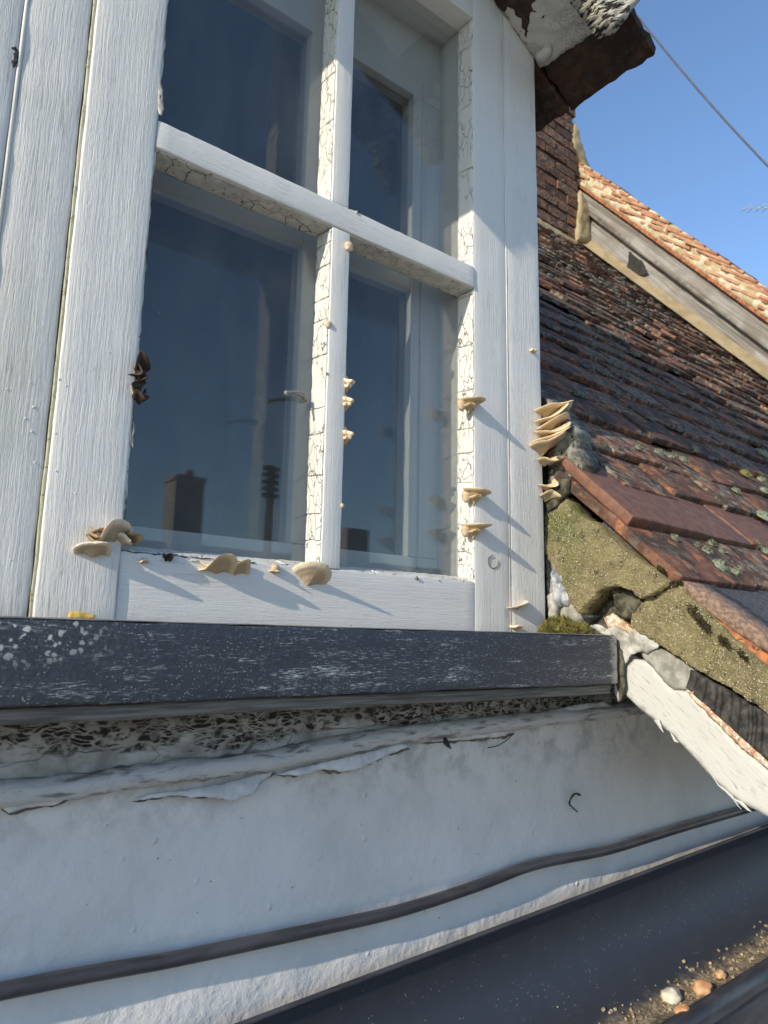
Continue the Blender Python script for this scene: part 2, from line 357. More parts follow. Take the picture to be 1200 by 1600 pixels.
def gutter_mat():
    m = M('black_plastic_gutter', .45, .5)
    a = m.n.new('ShaderNodeAttribute'); a.attribute_name = 'low'      # 1 along the channel bottom where silt lies
    low = a.outputs['Fac']; n = m.noise(30, 5, .65); n2 = m.noise(160, 4, .6)
    k = m.math('MULTIPLY', m.ramp(low, .25, .85), m.ramp(m.math('ADD', n, m.math('MULTIPLY', low, .35)), .5, .85))
    silt = m.mix(m.ramp(n2, .35, .65), (.16, .12, .075), (.42, .34, .22))
    c = m.mix(k, m.mix(n, (.030, .034, .045), (.045, .050, .064)), silt)
    c = m.mix(m.math('MULTIPLY', m.ramp(m.vor(170), .14, .06), m.ramp(m.noise(30, 3), .45, .55, .0, .75)), c, (.48, .44, .36))
    m.col(c); m.roughf(m.ramp(k, 0, 1, .58, .9)); m.bump(m.math('MULTIPLY', n2, m.math('ADD', k, .06)), .0025, 1.0); return m.m
MAT['gutter'] = gutter_mat()

# ------------------------------------------------------------------ objects
def mesh_obj(name, verts, faces, mat, smooth=True, parent=None, origin=None):
    me = bpy.data.meshes.new(name)
    if origin is not None: verts = [Vector(v) - origin for v in verts]
    me.from_pydata([tuple(v) for v in verts], [], faces); me.update()
    if smooth:
        me.polygons.foreach_set('use_smooth', [True] * len(me.polygons))
    if mat: me.materials.append(MAT[mat] if isinstance(mat, str) else mat)
    o = bpy.data.objects.new(name, me); COL.objects.link(o)
    if origin is not None: o.location = origin
    if parent is not None:
        o.parent = parent
        o.location = (origin if origin is not None else Vector((0, 0, 0))) - WL[parent.name]
    WL[o.name] = Vector(origin) if origin is not None else Vector((0, 0, 0))
    return o
WL = {}
def tag(o, label=None, cat=None, group=None, kind=None):
    if label: o['label'] = label
    if cat: o['category'] = cat
    if group: o['group'] = group
    if kind: o['kind'] = kind
    return o
def thing(name, loc, label, cat, group=None):
    o = bpy.data.objects.new(name, None); COL.objects.link(o); o.location = loc; o.empty_display_size = .05
    WL[o.name] = Vector(loc); return tag(o, label, cat, group)

def rbox(lo, hi, r=.002, step=.02, amp=0.0, fr=30.0, seed=0, fn=None):
    """rounded box with a grid on each face, corners eased, surface uneven by amp"""
    lo = Vector(lo); hi = Vector(hi)
    def line(a, b):
        n = max(1, int((b - a) / step)); n = min(n, 120)
        r_ = min(r, (b - a) * .45)
        pts = [a, a + r_ * .35, a + r_]
        for i in range(1, n): pts.append(a + r_ + (b - a - 2 * r_) * i / n)
        return pts + [b - r_, b - r_ * .35, b]
    ax = [line(lo[i], hi[i]) for i in range(3)]
    rr = [min(r, (hi[i] - lo[i]) * .45) for i in range(3)]
    vs, fs, idx = [], [], {}
    def vid(p):
        k = (round(p[0], 6), round(p[1], 6), round(p[2], 6))
        if k in idx: return idx[k]
        q = Vector(p)
        c = Vector([min(max(q[i], lo[i] + rr[i]), hi[i] - rr[i]) for i in range(3)])
        d = q - c; rm = min(rr)
        if d.length > 1e-9:
            d2 = Vector([d[i] / rr[i] for i in range(3)]); mx = max(abs(t) for t in d2)
            d2 = d2.normalized() * (mx if False else 1.0) if mx > .999 else d2
            q = c + Vector([d2[i] * rr[i] for i in range(3)])
        if amp:
            s = Vector((seed * 3.1, seed * 1.7, seed))
            nn = mn.noise_vector(Vector(p) * fr + s) * amp + mn.noise_vector(Vector(p) * fr * 3.3 + s) * amp * .35
            q = q + nn
        if fn: q = fn(q)
        idx[k] = len(vs); vs.append(q); return idx[k]
    for a in range(3):
        b, c = (a + 1) % 3, (a + 2) % 3
        for side, val in ((0, lo[a]), (1, hi[a])):
            for i in range(len(ax[b]) - 1):
                for j in range(len(ax[c]) - 1):
                    q = []
                    for (u, v) in ((i, j), (i + 1, j), (i + 1, j + 1), (i, j + 1)):
                        p = [0, 0, 0]; p[a] = val; p[b] = ax[b][u]; p[c] = ax[c][v]; q.append(vid(p))
                    fs.append(q if side else q[::-1])
    return vs, fs

def join(parts):
    V, Fc = [], []
    for v, f in parts:
        n = len(V); V += list(v); Fc += [[i + n for i in q] for q in f]
    return V, Fc

def bx(lo, hi):
    x0, y0, z0 = lo; x1, y1, z1 = hi
    v = [Vector(p) for p in ((x0, y0, z0), (x1, y0, z0), (x1, y1, z0), (x0, y1, z0), (x0, y0, z1), (x1, y0, z1), (x1, y1, z1), (x0, y1, z1))]
    return v, [[0, 3, 2, 1], [4, 5, 6, 7], [0, 1, 5, 4], [1, 2, 6, 5], [2, 3, 7, 6], [3, 0, 4, 7]]

def tube(pts, r, seg=10, jit=0.0, seed=0, flat=1.0):
    V, Fc = [], []; pts = [Vector(p) for p in pts]; n = len(pts)
    rs = r if isinstance(r, (list, tuple)) else [r] * n
    for i, p in enumerate(pts):
        t = (pts[min(i + 1, n - 1)] - pts[max(i - 1, 0)]).normalized()
        u = Vector((0, 0, 1)) if abs(t.z) < .9 else Vector((1, 0, 0))
        a = t.cross(u).normalized(); b = a.cross(t)
        for k in range(seg):
            an = 2 * math.pi * k / seg
            q = rs[i] * (1 + jit * mn.noise(Vector((p.x * 90 + seed, p.z * 90 + k * 1.3, p.y * 90))))
            V.append(p + a * math.cos(an) * q * flat + b * math.sin(an) * q)
    for i in range(n - 1):
        for k in range(seg):
            k2 = (k + 1) % seg
            Fc.append([i * seg + k, i * seg + k2, (i + 1) * seg + k2, (i + 1) * seg + k])
    Fc.append(list(range(seg))[::-1]); Fc.append([(n - 1) * seg + k for k in range(seg)])
    return V, Fc
def smoothpath(pts, n=12):
    pts = [Vector(p) for p in pts]; out = []
    for i in range(len(pts) - 1):
        p0 = pts[max(i - 1, 0)]; p1 = pts[i]; p2 = pts[i + 1]; p3 = pts[min(i + 2, len(pts) - 1)]
        for k in range(n):
            t = k / n
            out.append(.5 * ((2 * p1) + (p2 - p0) * t + (2 * p0 - 5 * p1 + 4 * p2 - p3) * t * t + (3 * p1 - p0 - 3 * p2 + p3) * t ** 3))
    return out + [pts[-1]]

def plate(poly3, N, depth, step=.006, edge=.006, amp=.002, fr=60, seed=0, jag=.0015, bulge=0.0, fn=None):
    """an irregular slab: outline poly3 (world points on one plane), front faces along N, body goes back by depth,
    its rim rounded over `edge`, the front uneven by amp"""
    P = [Vector(p) for p in poly3]; N = Vector(N).normalized()
    o = P[0]; U = None
    for p in P[1:]:
        d = p - o; d -= d.dot(N) * N
        if d.length > 1e-4: U = d.normalized(); break
    Vv = N.cross(U)
    uv = [((p - o).dot(U), (p - o).dot(Vv)) for p in P]
    area = sum(uv[i][0] * uv[(i + 1) % len(uv)][1] - uv[(i + 1) % len(uv)][0] * uv[i][1] for i in range(len(uv)))
    if area < 0: uv = uv[::-1]
    rg = random.Random(seed + 11)
    B = []
    for i in range(len(uv)):
        a = Vector(uv[i]); b = Vector(uv[(i + 1) % len(uv)]); n = max(1, int((b - a).length / step))
        for k in range(n):
            p = a.lerp(b, k / n); q = Vector((p.x, p.y, seed)); nv = mn.noise_vector(q * 110) + mn.noise_vector(q * 350) * .6
            B.append(Vector((p.x + nv.x * jag, p.y + nv.y * jag)))
    nb = len(B)
    def inside(p):
        c = False; j = nb - 1
        for i in range(nb):
            a, b = B[i], B[j]
            if (a.y > p.y) != (b.y > p.y) and p.x < (b.x - a.x) * (p.y - a.y) / (b.y - a.y) + a.x: c = not c
            j = i
        return c
    def dist(p):
        best = 9.0
        for i in range(nb):
            a, b = B[i], B[(i + 1) % nb]; ab = b - a; l2 = ab.length_squared
            t = 0 if l2 == 0 else max(0, min(1, (p - a).dot(ab) / l2)); best = min(best, (p - a - ab * t).length)
        return best
    pts = list(B); ds = [0.0] * nb
    x0 = min(p.x for p in B); x1 = max(p.x for p in B); y0 = min(p.y for p in B); y1 = max(p.y for p in B)
    y = y0 + step * .5; row = 0
    while y < y1:
        x = x0 + step * (.5 if row % 2 else 1.0)
        while x < x1:
            p = Vector((x + rg.uniform(-.18, .18) * step, y + rg.uniform(-.18, .18) * step))
            if inside(p):
                d = dist(p)
                if d > step * .45: pts.append(p); ds.append(d)
            x += step
        y += step * .87; row += 1
    cons = [(i, (i + 1) % nb) for i in range(nb)]
    res = mg.delaunay_2d_cdt(pts, cons, [], 1, 1e-7)
    v2, tris, orig = res[0], res[2], res[3]
    V = []
    for i, p in enumerate(v2):
        d = ds[orig[i][0]] if orig[i] and orig[i][0] < len(ds) else 0.0
        e = min(1.0, d / edge) if edge > 0 else 1.0
        h = -min(edge, depth) * .7 * (1 - math.sqrt(max(0, 1 - (1 - e) ** 2)))
        w = o + U * p.x + Vv * p.y
        nn = mn.noise(w * fr + Vector((seed, 0, 0))) * amp + mn.noise(w * fr * 3.1) * amp * .4 + mn.noise(w * fr * 8) * amp * .18
        h += nn * (.3 + .7 * e) + bulge * min(1, d / .03)
        w = w + N * h
        if fn: w = fn(w)
        V.append(w)
    Fc = [list(t) for t in tris]
    # skirt and back from the boundary loop of the triangulation
    ed = {}
    for t in Fc:
        for k in range(3):
            a, b = t[k], t[(k + 1) % 3]; ed[(a, b)] = 1
    bd = {a: b for (a, b) in ed if (b, a) not in ed}
    bk = {}
    for a in bd: bk[a] = len(V); V.append(V[a] - N * depth)
    for a, b in bd.items():
        if b in bk: Fc.append([b, a, bk[a], bk[b]])
    if bd:
        loop = []; s = next(iter(bd)); c = s
        for _ in range(len(bd) + 1):
            loop.append(bk[c]); c = bd.get(c, s)
            if c == s: break
        if len(loop) > 2: Fc.append(loop[::-1])
    return V, Fc

# ================================================================== ground and street behind the viewer
v, f = bx((-150, -150, -3.6), (150, 150, -3.4)); g = mesh_obj('ground', v, f, 'asphalt', False); tag(g, kind='structure')

# ================================================================== the dormer with its window
DL, DR = 0.0, 0.853           # left and right corner of the dormer front
D = thing('dormer', (.43, .0, -.06), 'white painted timber dormer with four-pane window and black sill', 'dormer')
def part(name, vf, mat, parent=D, smooth=True, label=None, kind=None):
    o = mesh_obj(name, vf[0], vf[1], mat, smooth, parent)
    if label: o['label'] = label
    if kind: o['kind'] = kind
    return o
Z1 = 1.30
# vertical boards
part('board', rbox((DL, -.001, .011), (.081, .022, Z1), .004, .02, .0009, 25, 1), 'board_old', label='outermost left board, grubby')
part('board', rbox((.0845, .0, .011), (.1425, .02, Z1), .003, .015, .0010, 25, 2), 'board_old', label='board with a mildewed edge')
part('bead', tube([(.083, .001, .011), (.083, .001, Z1)], .0022, 8), 'stile')
part('stile', rbox((.1462, -.0035, .011), (.2185, .06, Z1), .0022, .015, .0007, 25, 3), 'board', label='wide left stile')
part('joint_edge', rbox((.1432, -.0012, .011), (.1466, .02, Z1), .001, .01, .0007, 60, 31), 'joint_edge')
part('backing_strip', bx((.07, .012, .005), (.16, .03, Z1)), 'mortar_dark', smooth=False)
part('stile', rbox((.7035, 0, .011), (.7735, .06, Z1), .0014, .015, .0004, 25, 4), 'stile', label='right stile beside the glass')
part('bead', tube([(.7752, .0005, .011), (.7752, .0005, Z1)], .0014, 8), 'stile')
part('board', rbox((.7772, -.0006, .011), (DR, .022, Z1), .0025, .015, .0005, 25, 5), 'board', label='right corner board')
part('bottom_rail', rbox((.2188, -.0002, .011), (.7032, .05, .0795), .0016, .015, .0004, 25, 6), 'rail')
part('top_rail', rbox((.2188, 0, .985), (.7032, .05, 1.06), .0016, .02, .0004, 25, 7), 'rail')
part('gable_panel', plate([(DL, .004, 1.06), (DR, .004, 1.06), (DR, .004, 1.12), (.45, .004, 1.34), (DL, .004, 1.12)], (0, -1, 0), .05, .05, .002, .001, seed=3), 'board')
# cheeks (sides) of the dormer, running back to the main roof
for x0, x1 in ((DL + .002, DL + .03), (DR - .03, DR - .004)):
    part('cheek', plate([(x0, .02, -.4), (x0, .02, 1.02), (x0, .75, 1.02), (x0, .75, .8)], (-1, 0, 0), x1 - x0, .06, .002, .001, seed=5), 'board')
# the window in the front: glazing bars, putty, glass
def lean(q): return q
part('mullion', rbox((.4495, -.0012, .080), (.4770, .034, .5165), .0015, .012, .0006, 30, 8), 'stile')
part('mullion', rbox((.4470, -.0012, .5515), (.4735, .034, .985), .0015, .012, .0006, 30, 9), 'stile')
tr = rbox((.2190, -.0022, .5170), (.7030, .036, .5510), .0022, .012, .0007, 30, 10)
part('transom', tr, 'rail')
# mildewed underside skins of the transom
part('transom_underside', rbox((.2200, .0012, .5155), (.4490, .0345, .5172), .0005, .01, .0002, 60, 11), 'under')
part('transom_underside', rbox((.4780, .0012, .5155), (.7025, .0345, .5172), .0005, .01, .0002, 60, 12), 'under')
# putty: a cracked fillet in short pieces on the lit reveals
def putty_run(x, z0, z1, seed, dmin=.02, dmax=.075):
    rg = random.Random(seed); z = z0; k = 0
    while z < z1 - .004:
        L = min(rg.uniform(dmin, dmax), z1 - z)
        a = rg.uniform(-.0004, .0006)
        part('putty_piece', rbox((x - .0022 + a, .0006, z + .0006), (x + .0004, .0325, z + L - .0006), .0011, .006, .0009, 110, seed + k, (lambda q, z=z, L=L, s0=rg.uniform(-.16, .16), s1=rg.uniform(-.16, .16): Vector((q.x, q.y, q.z + (q.y - .016) * .12 + .0012 * mn.noise(Vector((q.y * 140, z * 50, 0))))))), 'putty')
        z += L; k += 1
putty_run(.4495, .0840, .5150, 21); putty_run(.4470, .5530, .984, 22, .06, .12)
putty_run(.7035, .0840, .5150, 23, .035, .08); putty_run(.7035, .5530, .984, 24, .09, .2)
for (x0, x1, z, s) in ((.2195, .447, .0797, 31), (.4775, .7015, .0797, 32), (.2195, .4465, .5512, 33), (.474, .7015, .5512, 34)):
    rg = random.Random(s); x = x0
    while x < x1 - .004:
        L = min(rg.uniform(.05, .11), x1 - x)
        def slope(q, z=z): return Vector((q.x, q.y, q.z + (q.y) * .26))
        part('putty_piece', rbox((x + .0004, .0004, z - .004), (x + L - .0004, .032, z + .0006 + rg.uniform(-.0006, .0006)), .001, .006, .0011, 90, s + int(x * 900), slope), 'putty')
        x += L
# left reveal putty, frayed
for z0, z1 in ((.084, .30), (.302, .515), (.553, .72), (.722, .98)):
    part('putty_piece', rbox((.2182, .0008, z0), (.2206, .032, z1), .0008, .006, .0012, 70, int(z0 * 99)), 'putty')
for (x0, x1, z0, z1) in ((.2195, .4475, .0835, .5165), (.4775, .7028, .0835, .5165), (.2195, .4465, .5535, .984), (.474, .7028, .5535, .984)):
    part('glass_pane', bx((x0, .0325, z0), (x1, .0350, z1)), 'glass', smooth=False)
# inner window behind, seen through the glass
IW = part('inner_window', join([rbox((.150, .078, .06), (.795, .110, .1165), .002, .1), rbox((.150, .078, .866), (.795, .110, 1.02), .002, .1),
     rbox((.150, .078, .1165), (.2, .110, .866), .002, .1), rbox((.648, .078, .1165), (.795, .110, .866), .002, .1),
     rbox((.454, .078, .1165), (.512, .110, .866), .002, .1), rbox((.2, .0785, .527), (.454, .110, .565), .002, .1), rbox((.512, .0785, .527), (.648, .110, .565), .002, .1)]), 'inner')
def ipart(name, vf, mat):
    o = mesh_obj(name, vf[0], vf[1], mat, True, IW); return o
ipart('bead', rbox((.664, .0735, .10), (.668, .079, .90), .001, .2), 'inner')
ipart('bead', rbox((.645, .0755, .1165), (.650, .0775, .866), .0008, .2), 'inner')
for (x0, x1, z0, z1) in ((.2, .454, .1165, .527), (.512, .648, .1165, .527), (.2, .454, .565, .866), (.512, .648, .565, .866)):
    ipart('inner_pane', bx((x0, .092, z0), (x1, .095, z1)), 'glass').data.polygons.foreach_set('use_smooth', [False] * 6)
part('lining', join([rbox((.703, .036, .05), (.72, .079, 1.0), .001, .1), rbox((.2, .036, .05), (.2185, .079, 1.0), .001, .1),
                     rbox((.21, .036, .05), (.71, .079, .0835), .001, .1), rbox((.21, .036, .986), (.71, .079, 1.02), .001, .1)]), 'inner')
# dim room behind it
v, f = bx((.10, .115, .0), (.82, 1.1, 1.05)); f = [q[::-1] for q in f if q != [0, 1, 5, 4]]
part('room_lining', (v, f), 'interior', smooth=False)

# black sill board
def sillfn(q): return Vector((q.x, q.y, q.z + (.0012 * mn.noise(Vector((q.x * 6, 0, 3))))))
part('sill', rbox((-.55, -.120, -.0545), (DR + .002, .015, .0092), .0022, .012, .0009, 22, 41, sillfn), 'sill', label='black painted sill board flecked with white')  # run left of the dormer is added, out of view, to shade the wall
part('sill_edging', rbox((-.54, -.1195, .0094), (DR - .004, .011, .0106), .0004, .02, .0003, 40, 42), 'rawwood')
part('sill_soffit', rbox((-.54, -.112, -.0680), (DR - .004, .01, -.0550), .003, .02, .001, 20, 43), 'siltwood_and_shadow')

# ---- dormer roof: overhanging plain tiles seen from below
PT = rad(30); EX, EZ, EY0 = .95, .940, -.168
TILEM = []
def tile_mesh(seed, w=.165, l=.265, t=.0135, rough=.0016, step=.055, fr=45):
    """plain tile, local: x across, y up the slope from the tail, z up; origin at the tail underside centre"""
    def cam_(q):
        r = q.y / l
        return Vector((q.x, q.y, q.z + .007 * (r - r * r) * 4 * .4 + .0015 * mn.noise(Vector((q.x * 25, q.y * 12, seed)))))
    v, f = rbox((-w / 2, 0, 0), (w / 2, l, t), .0028, step, rough, fr, seed, cam_)
    me = bpy.data.meshes.new('tile'); me.from_pydata([tuple(p) for p in v], [], f); me.update()
    me.polygons.foreach_set('use_smooth', [True] * len(me.polygons)); return me
def tile_simple(seed, w=.165, l=.265, t=.0135):
    rg = random.Random(seed)
    xs = [-w / 2, -w / 5, w / 5, w / 2]; V = []
    for z in (0, t):
        for y in (0, l):
            for x in xs: V.append(Vector((x + rg.uniform(-.002, .002), y + rg.uniform(-.004, .004), z + rg.uniform(-.0012, .0012) + .002 * (z > 0))))
    Fc = []
    for i in range(3):
        Fc += [[i, i + 4, i + 5, i + 1], [8 + i, 9 + i, 13 + i, 12 + i], [i, i + 1, 9 + i, 8 + i], [4 + i, 12 + i, 13 + i, 5 + i]]
    Fc += [[0, 8, 12, 4], [3, 7, 15, 11]]
    return V, Fc
tm_fine = [tile_mesh(i) for i in range(5)]
for m_ in tm_fine: m_.materials.append(MAT['tile'])
tm_mid = []
for i in range(6):
    v, f = tile_simple(i + 60); me = bpy.data.meshes.new('tile'); me.from_pydata([tuple(p) for p in v], [], f); me.update(); me.materials.append(MAT['tile']); tm_mid.append(me)
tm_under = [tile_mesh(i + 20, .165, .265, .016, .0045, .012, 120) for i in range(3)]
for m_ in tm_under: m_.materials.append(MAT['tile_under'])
def place_tile(me, pos, xdir, updir, parent, name='tile', slot=None):
    """xdir across the tile, updir up the slope"""
    x = Vector(xdir).normalized(); y = Vector(updir).normalized(); z = x.cross(y)
    o = bpy.data.objects.new(name, me); COL.objects.link(o)
    mat = Matrix((x, y, z)).transposed().to_4x4(); mat.translation = Vector(pos) - WL[parent.name]
    o.parent = parent; o.matrix_basis = mat
    return o
rg = random.Random(5)
DRf = None
for side in (1, -1):
    cx = .49
    ex = EX if side > 0 else 2 * cx - EX - .01
    up = Vector((-side * math.cos(PT - rad(4)), 0, math.sin(PT - rad(4)))); xd = Vector((0, side, 0))
    for row in range(7):
        for k in range(8):
            if row >= 2: up = Vector((-side * math.cos(rad(42)), 0, math.sin(rad(42))))
            y = EY0 + .0825 + .167 * k + (0 if row % 2 == 0 else -.07)
            s = .108 * row - (0 if row else 0)
            s1, s2 = min(s, .11), max(0, s - .11)
            p = Vector((ex - side * (math.cos(PT) * s1 + math.cos(rad(46)) * s2), y + rg.uniform(-.003, .003), EZ + math.sin(PT) * s1 + math.sin(rad(46)) * s2 + .004 + (.018 if row else 0)))
            p.x += rg.uniform(-.004, .004); p.z += rg.uniform(-.002, .002)
            if row == 0:                                   # double eave course
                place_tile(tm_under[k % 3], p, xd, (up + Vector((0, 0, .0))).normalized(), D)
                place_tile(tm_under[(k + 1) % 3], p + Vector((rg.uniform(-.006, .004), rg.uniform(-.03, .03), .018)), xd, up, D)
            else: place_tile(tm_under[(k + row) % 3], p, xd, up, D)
# dark verge undercloak and the limewashed soffit
def roofline(x): return EZ + math.tan(PT) * (EX - x) + max(0, (EX - .095 - x)) * .42      # underside of tiles, right slope
poly = [(x, -.150, roofline(x) - .006) for x in (.876, .80, .70, .60, .47)] + [(x, .0, roofline(x) - .006) for x in (.47, .60, .70, .80, .866)]
nrm = Vector((-math.sin(PT), 0, -math.cos(PT)))
part('soffit', plate(poly, nrm, .02, .006, .006, .0035, 60, 8, .003), 'soffit')
poly = [(x, -.150, 2 * 0 + EZ + math.tan(PT) * (x + .06) - .006) for x in (.0, .2, .43)] + [(x, 0, EZ + math.tan(PT) * (x + .06) - .006) for x in (.43, .2, .03)]
part('soffit', plate(poly, Vector((math.sin(PT), 0, -math.cos(PT))), .02, .02, .010, .003, 34, 9, .003), 'soffit')
# corbel-like lump of old filler under the eave, beside the corner board
v, f = tube(smoothpath([(.846, -.010, .985), (.850, -.030, .99), (.846, -.04, 1.05), (.83, -.05, 1.12), (.81, -.04, 1.2)], 6), [.003, .006, .009] + [.010] * 21 + [.010], 14, .3, 3)
part('eave_lump', (v, f), 'soffit')
v, f = tube(smoothpath([(.70, -.02, 1.075), (.76, -.028, 1.07), (.81, -.03, 1.058), (.845, -.02, 1.035)], 6), .016, 14, .5, 9)
part('eave_lump', (v, f), 'soffit')
# weathered, split rafter end carrying the verge
def split_wood():
    m = M('split_sunbleached_wood', .9, .2)
    w = m.warp(None, 30, .006)
    v = m.map((1, 1, 1), rot=(0, rad(35), 0), v=w); v = m.map((38, 60, 190), v=v); n = m.noise(1, 3, .6, v, .3)
    k = m.ramp(n, .50, .42)
    m.col(m.mix(k, m.mix(m.noise(60, 3), (.40, .37, .30), (.60, .57, .48)), (.03, .026, .02)))
    m.bump(m.math('SUBTRACT', n, k), .006, 1.0); return m.m
MAT['split'] = split_wood()
P = [onY(*q, -.158) for q in ((890, -60), (915, 0), (932, 38), (944, 58), (958, 52), (978, 26), (984, 4), (968, -60))]
part('rafter_end', plate(P, (-.35, -1, 0), .03, .003, .006, .0035, 90, 4, .003), 'split', label='split sun-bleached rafter end')

# ================================================================== lower house wall
HW = thing('house_wall', (1.4, .05, -3.4), 'rough white rendered house wall below the dormer sill', 'wall')
def wfn(q): return q
NX, NZ = 150, 46
V, Fc = [], []
for j in range(NZ + 1):
    for i in range(NX + 1):
        x = -.6 + 2.6 * i / NX; z = -.080 - .60 * j / NZ
        y = .0022 * mn.noise(Vector((x * 7, z * 9, 0))) + .0012 * mn.noise(Vector((x * 24, z * 30, 4))) + .004
        V.append(Vector((x, y, z)))
for j in range(NZ):
    for i in range(NX):
        a = j * (NX + 1) + i; Fc.append([a, a + NX + 1, a + NX + 2, a + 1])
def hpart(name, vf, mat, label=None, kind=None, smooth=True): return part(name, vf, mat, HW, smooth, label, kind)
hpart('render_coat', (V, Fc), 'render')
hpart('masonry', join([bx((-4, .012, -3.4), (4.08, .30, -.02))]), 'render', smooth=False)
hpart('fascia_board', rbox((-.6, -.004, -.150), (DR + .35, .03, -.060), .002, .012, .0012, 25, 51, lambda q: Vector((q.x, q.y, -.06 + (q.z + .06) * (.86 - .26 * max(0, min(1, (q.x - .35) / .65)))))), 'alligator', label='paint crazed to dark scales above the moulding')
# the moulding: a sagging, thickly painted rounded strip
mp = [(-0.45, -.006, -.122)] + [tuple(onY(px, py, -.008)) for px, py in ((0, 1240), (200, 1215), (400, 1190), (600, 1152), (800, 1128), (985, 1108))] 
mp += [(1.12, -.008, -.098)]
v, f = tube(smoothpath(mp, 14), .0105, 14, .35, 2)
hpart('moulding', (v, f), 'moulding')
# paint peeling off in curled sheets under the moulding
def peel(pix, y, seed, curl=.014, mat='flake', step=.004):
    P = [onY(px, py, y) for px, py in pix]; zt = max(p.z for p in P)
    def fn(q): return Vector((q.x, q.y - curl * max(0, (zt - q.z)) / .03 + .0015 * mn.noise(q * 60), q.z))
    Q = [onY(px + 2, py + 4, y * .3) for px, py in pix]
    hpart('bare_patch_shadow', plate(Q, (0, -1, 0), .0012, .005, .001, .0010, 80, seed + 40, .003), 'siltwood_and_shadow')  # dark plate set lower behind the flake, painting the shadow line under it
    return hpart('paint_flake', plate(P, (0, -1, 0), .0012, step, .001, .0012, 80, seed, .0012, fn=fn), mat)
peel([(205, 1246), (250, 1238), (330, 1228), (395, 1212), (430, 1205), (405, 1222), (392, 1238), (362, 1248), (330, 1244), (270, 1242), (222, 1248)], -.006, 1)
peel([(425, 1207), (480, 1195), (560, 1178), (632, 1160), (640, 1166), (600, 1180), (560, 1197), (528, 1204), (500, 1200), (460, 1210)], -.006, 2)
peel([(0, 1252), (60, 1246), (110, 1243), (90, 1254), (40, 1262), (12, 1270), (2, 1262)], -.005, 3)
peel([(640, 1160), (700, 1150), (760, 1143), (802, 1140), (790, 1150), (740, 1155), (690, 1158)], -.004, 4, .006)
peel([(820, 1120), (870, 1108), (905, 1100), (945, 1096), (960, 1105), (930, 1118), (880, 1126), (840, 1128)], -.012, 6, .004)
# two loose scraps on the wall: a curled black wisp and a wood sliver
o = mesh_obj('dried_tendril', *tube(smoothpath([onY(*q, y) for q, y in (((908, 1243), -.004), ((900, 1240), -.010), ((893, 1246), -.011), ((890, 1256), -.006), ((895, 1262), -.004), ((903, 1269), -.002))], 6), [.0006, .0009, .0012, .0022, .0016, .0010, .0012] + [.0012] * 12 + [.001] * 11 + [.0004], 7, .6), 'darkwood', origin=onY(897, 1256, 0))
tag(o, 'curled black dried tendril stuck on the white rendered wall', 'debris')
o = mesh_obj('wood_sliver', *tube([onY(693, 1152, -.003), onY(697, 1158, -.010), onY(701, 1165, -.013), onY(705, 1170, -.012)], [.0035, .0042, .0030, .0006], 6, .8, 3, .5), 'darkwood', origin=onY(700, 1160, -.005)); tag(o, 'small dark wood sliver poking out below the moulding', 'debris')
o = mesh_obj('dried_stalk', *tube(smoothpath([onY(*q, -.004) for q in ((762, 1168), (775, 1166), (790, 1158), (803, 1146))], 5), .0006, 6), 'darkwood', origin=onY(780, 1162, 0))
tag(o, 'thin dark dried stalk on the wall right of the wood sliver', 'debris')

# cable along the wall
cp = [(-.35, -.012, -.262)] + [tuple(onY(px, py, -.010)) for px, py in ((0, 1549), (270, 1499), (480, 1455), (620, 1424), (740, 1386), (840, 1350), (950, 1328), (1060, 1295), (1175, 1262))] + [(1.6, -.01, -.30)]
pth = smoothpath(cp, 10)
o = mesh_obj('cable', *tube(pth, .0070, 14), 'cable', origin=Vector(pth[0])); tag(o, 'black cable sagging along the white rendered wall above the gutter', 'cable')

# gutter
def gcl(x): return (-.036, -.347 + .028 * (x - .9))       # back lip y, z
GT = thing('gutter', (.9, -.12, -.42), 'black plastic half-round gutter with silt along its bottom', 'gutter')
V, Fc, low = [], [], []
NS, NA = 90, 28; Rg = .088; til = rad(26.5)
def gpt(x, a, rr):
    y0, z0 = gcl(x); d = Vector((0, -math.cos(til), -math.sin(til))); nd = Vector((0, math.sin(til) * 1.0, -math.cos(til)))
    c = Vector((x, y0, z0)) + d * Rg
    return c + (-d) * math.cos(a) * rr + nd * math.sin(a) * rr
for sh, rr in enumerate((Rg, Rg + .003)):
    for i in range(NS + 1):
        for j in range(NA + 1):
            a = math.pi * j / NA; V.append(gpt(-.3 + 3.0 * i / NS, a, rr)); low.append(max(0, 1 - abs(a - math.pi * .66) / .62) if sh == 0 else 0)
n1 = (NS + 1) * (NA + 1)
for sh in (0, 1):
    for i in range(NS):
        for j in range(NA):
            a = sh * n1 + i * (NA + 1) + j; q = [a, a + 1, a + NA + 2, a + NA + 1]; Fc.append(q if sh else q[::-1])
g_ = part('channel', (V, Fc), 'gutter', GT)
at = g_.data.attributes.new('low', 'FLOAT', 'POINT'); at.data.foreach_set('value', low)
xs = [-.3 + 3.0 * i / 60 for i in range(61)]
rim_ = gpt(0, math.pi, Rg + .014); drx = gpt(1, math.pi, Rg + .014) - rim_
Vf = [rim_ + drx * x + Vector((0, dy, dz)) for x in (-.3, 2.7) for (dy, dz) in ((0, .004), (-.004, -.02), (.006, -.11), (.02, -.112), (.014, -.02))]
part('front_face', (Vf, [[i, (i + 1) % 5, (i + 1) % 5 + 5, i + 5] for i in range(5)] + [[4, 3, 2, 1, 0], [5, 6, 7, 8, 9]]), 'cable', GT, False)
part('back_lip', tube([gpt(x, 0, Rg + .0015) for x in xs], .003, 10), 'cable', GT)
part('front_rim', tube([gpt(x, math.pi, Rg + .010) for x in xs], .013, 18), 'cable', GT)
rg = random.Random(3)
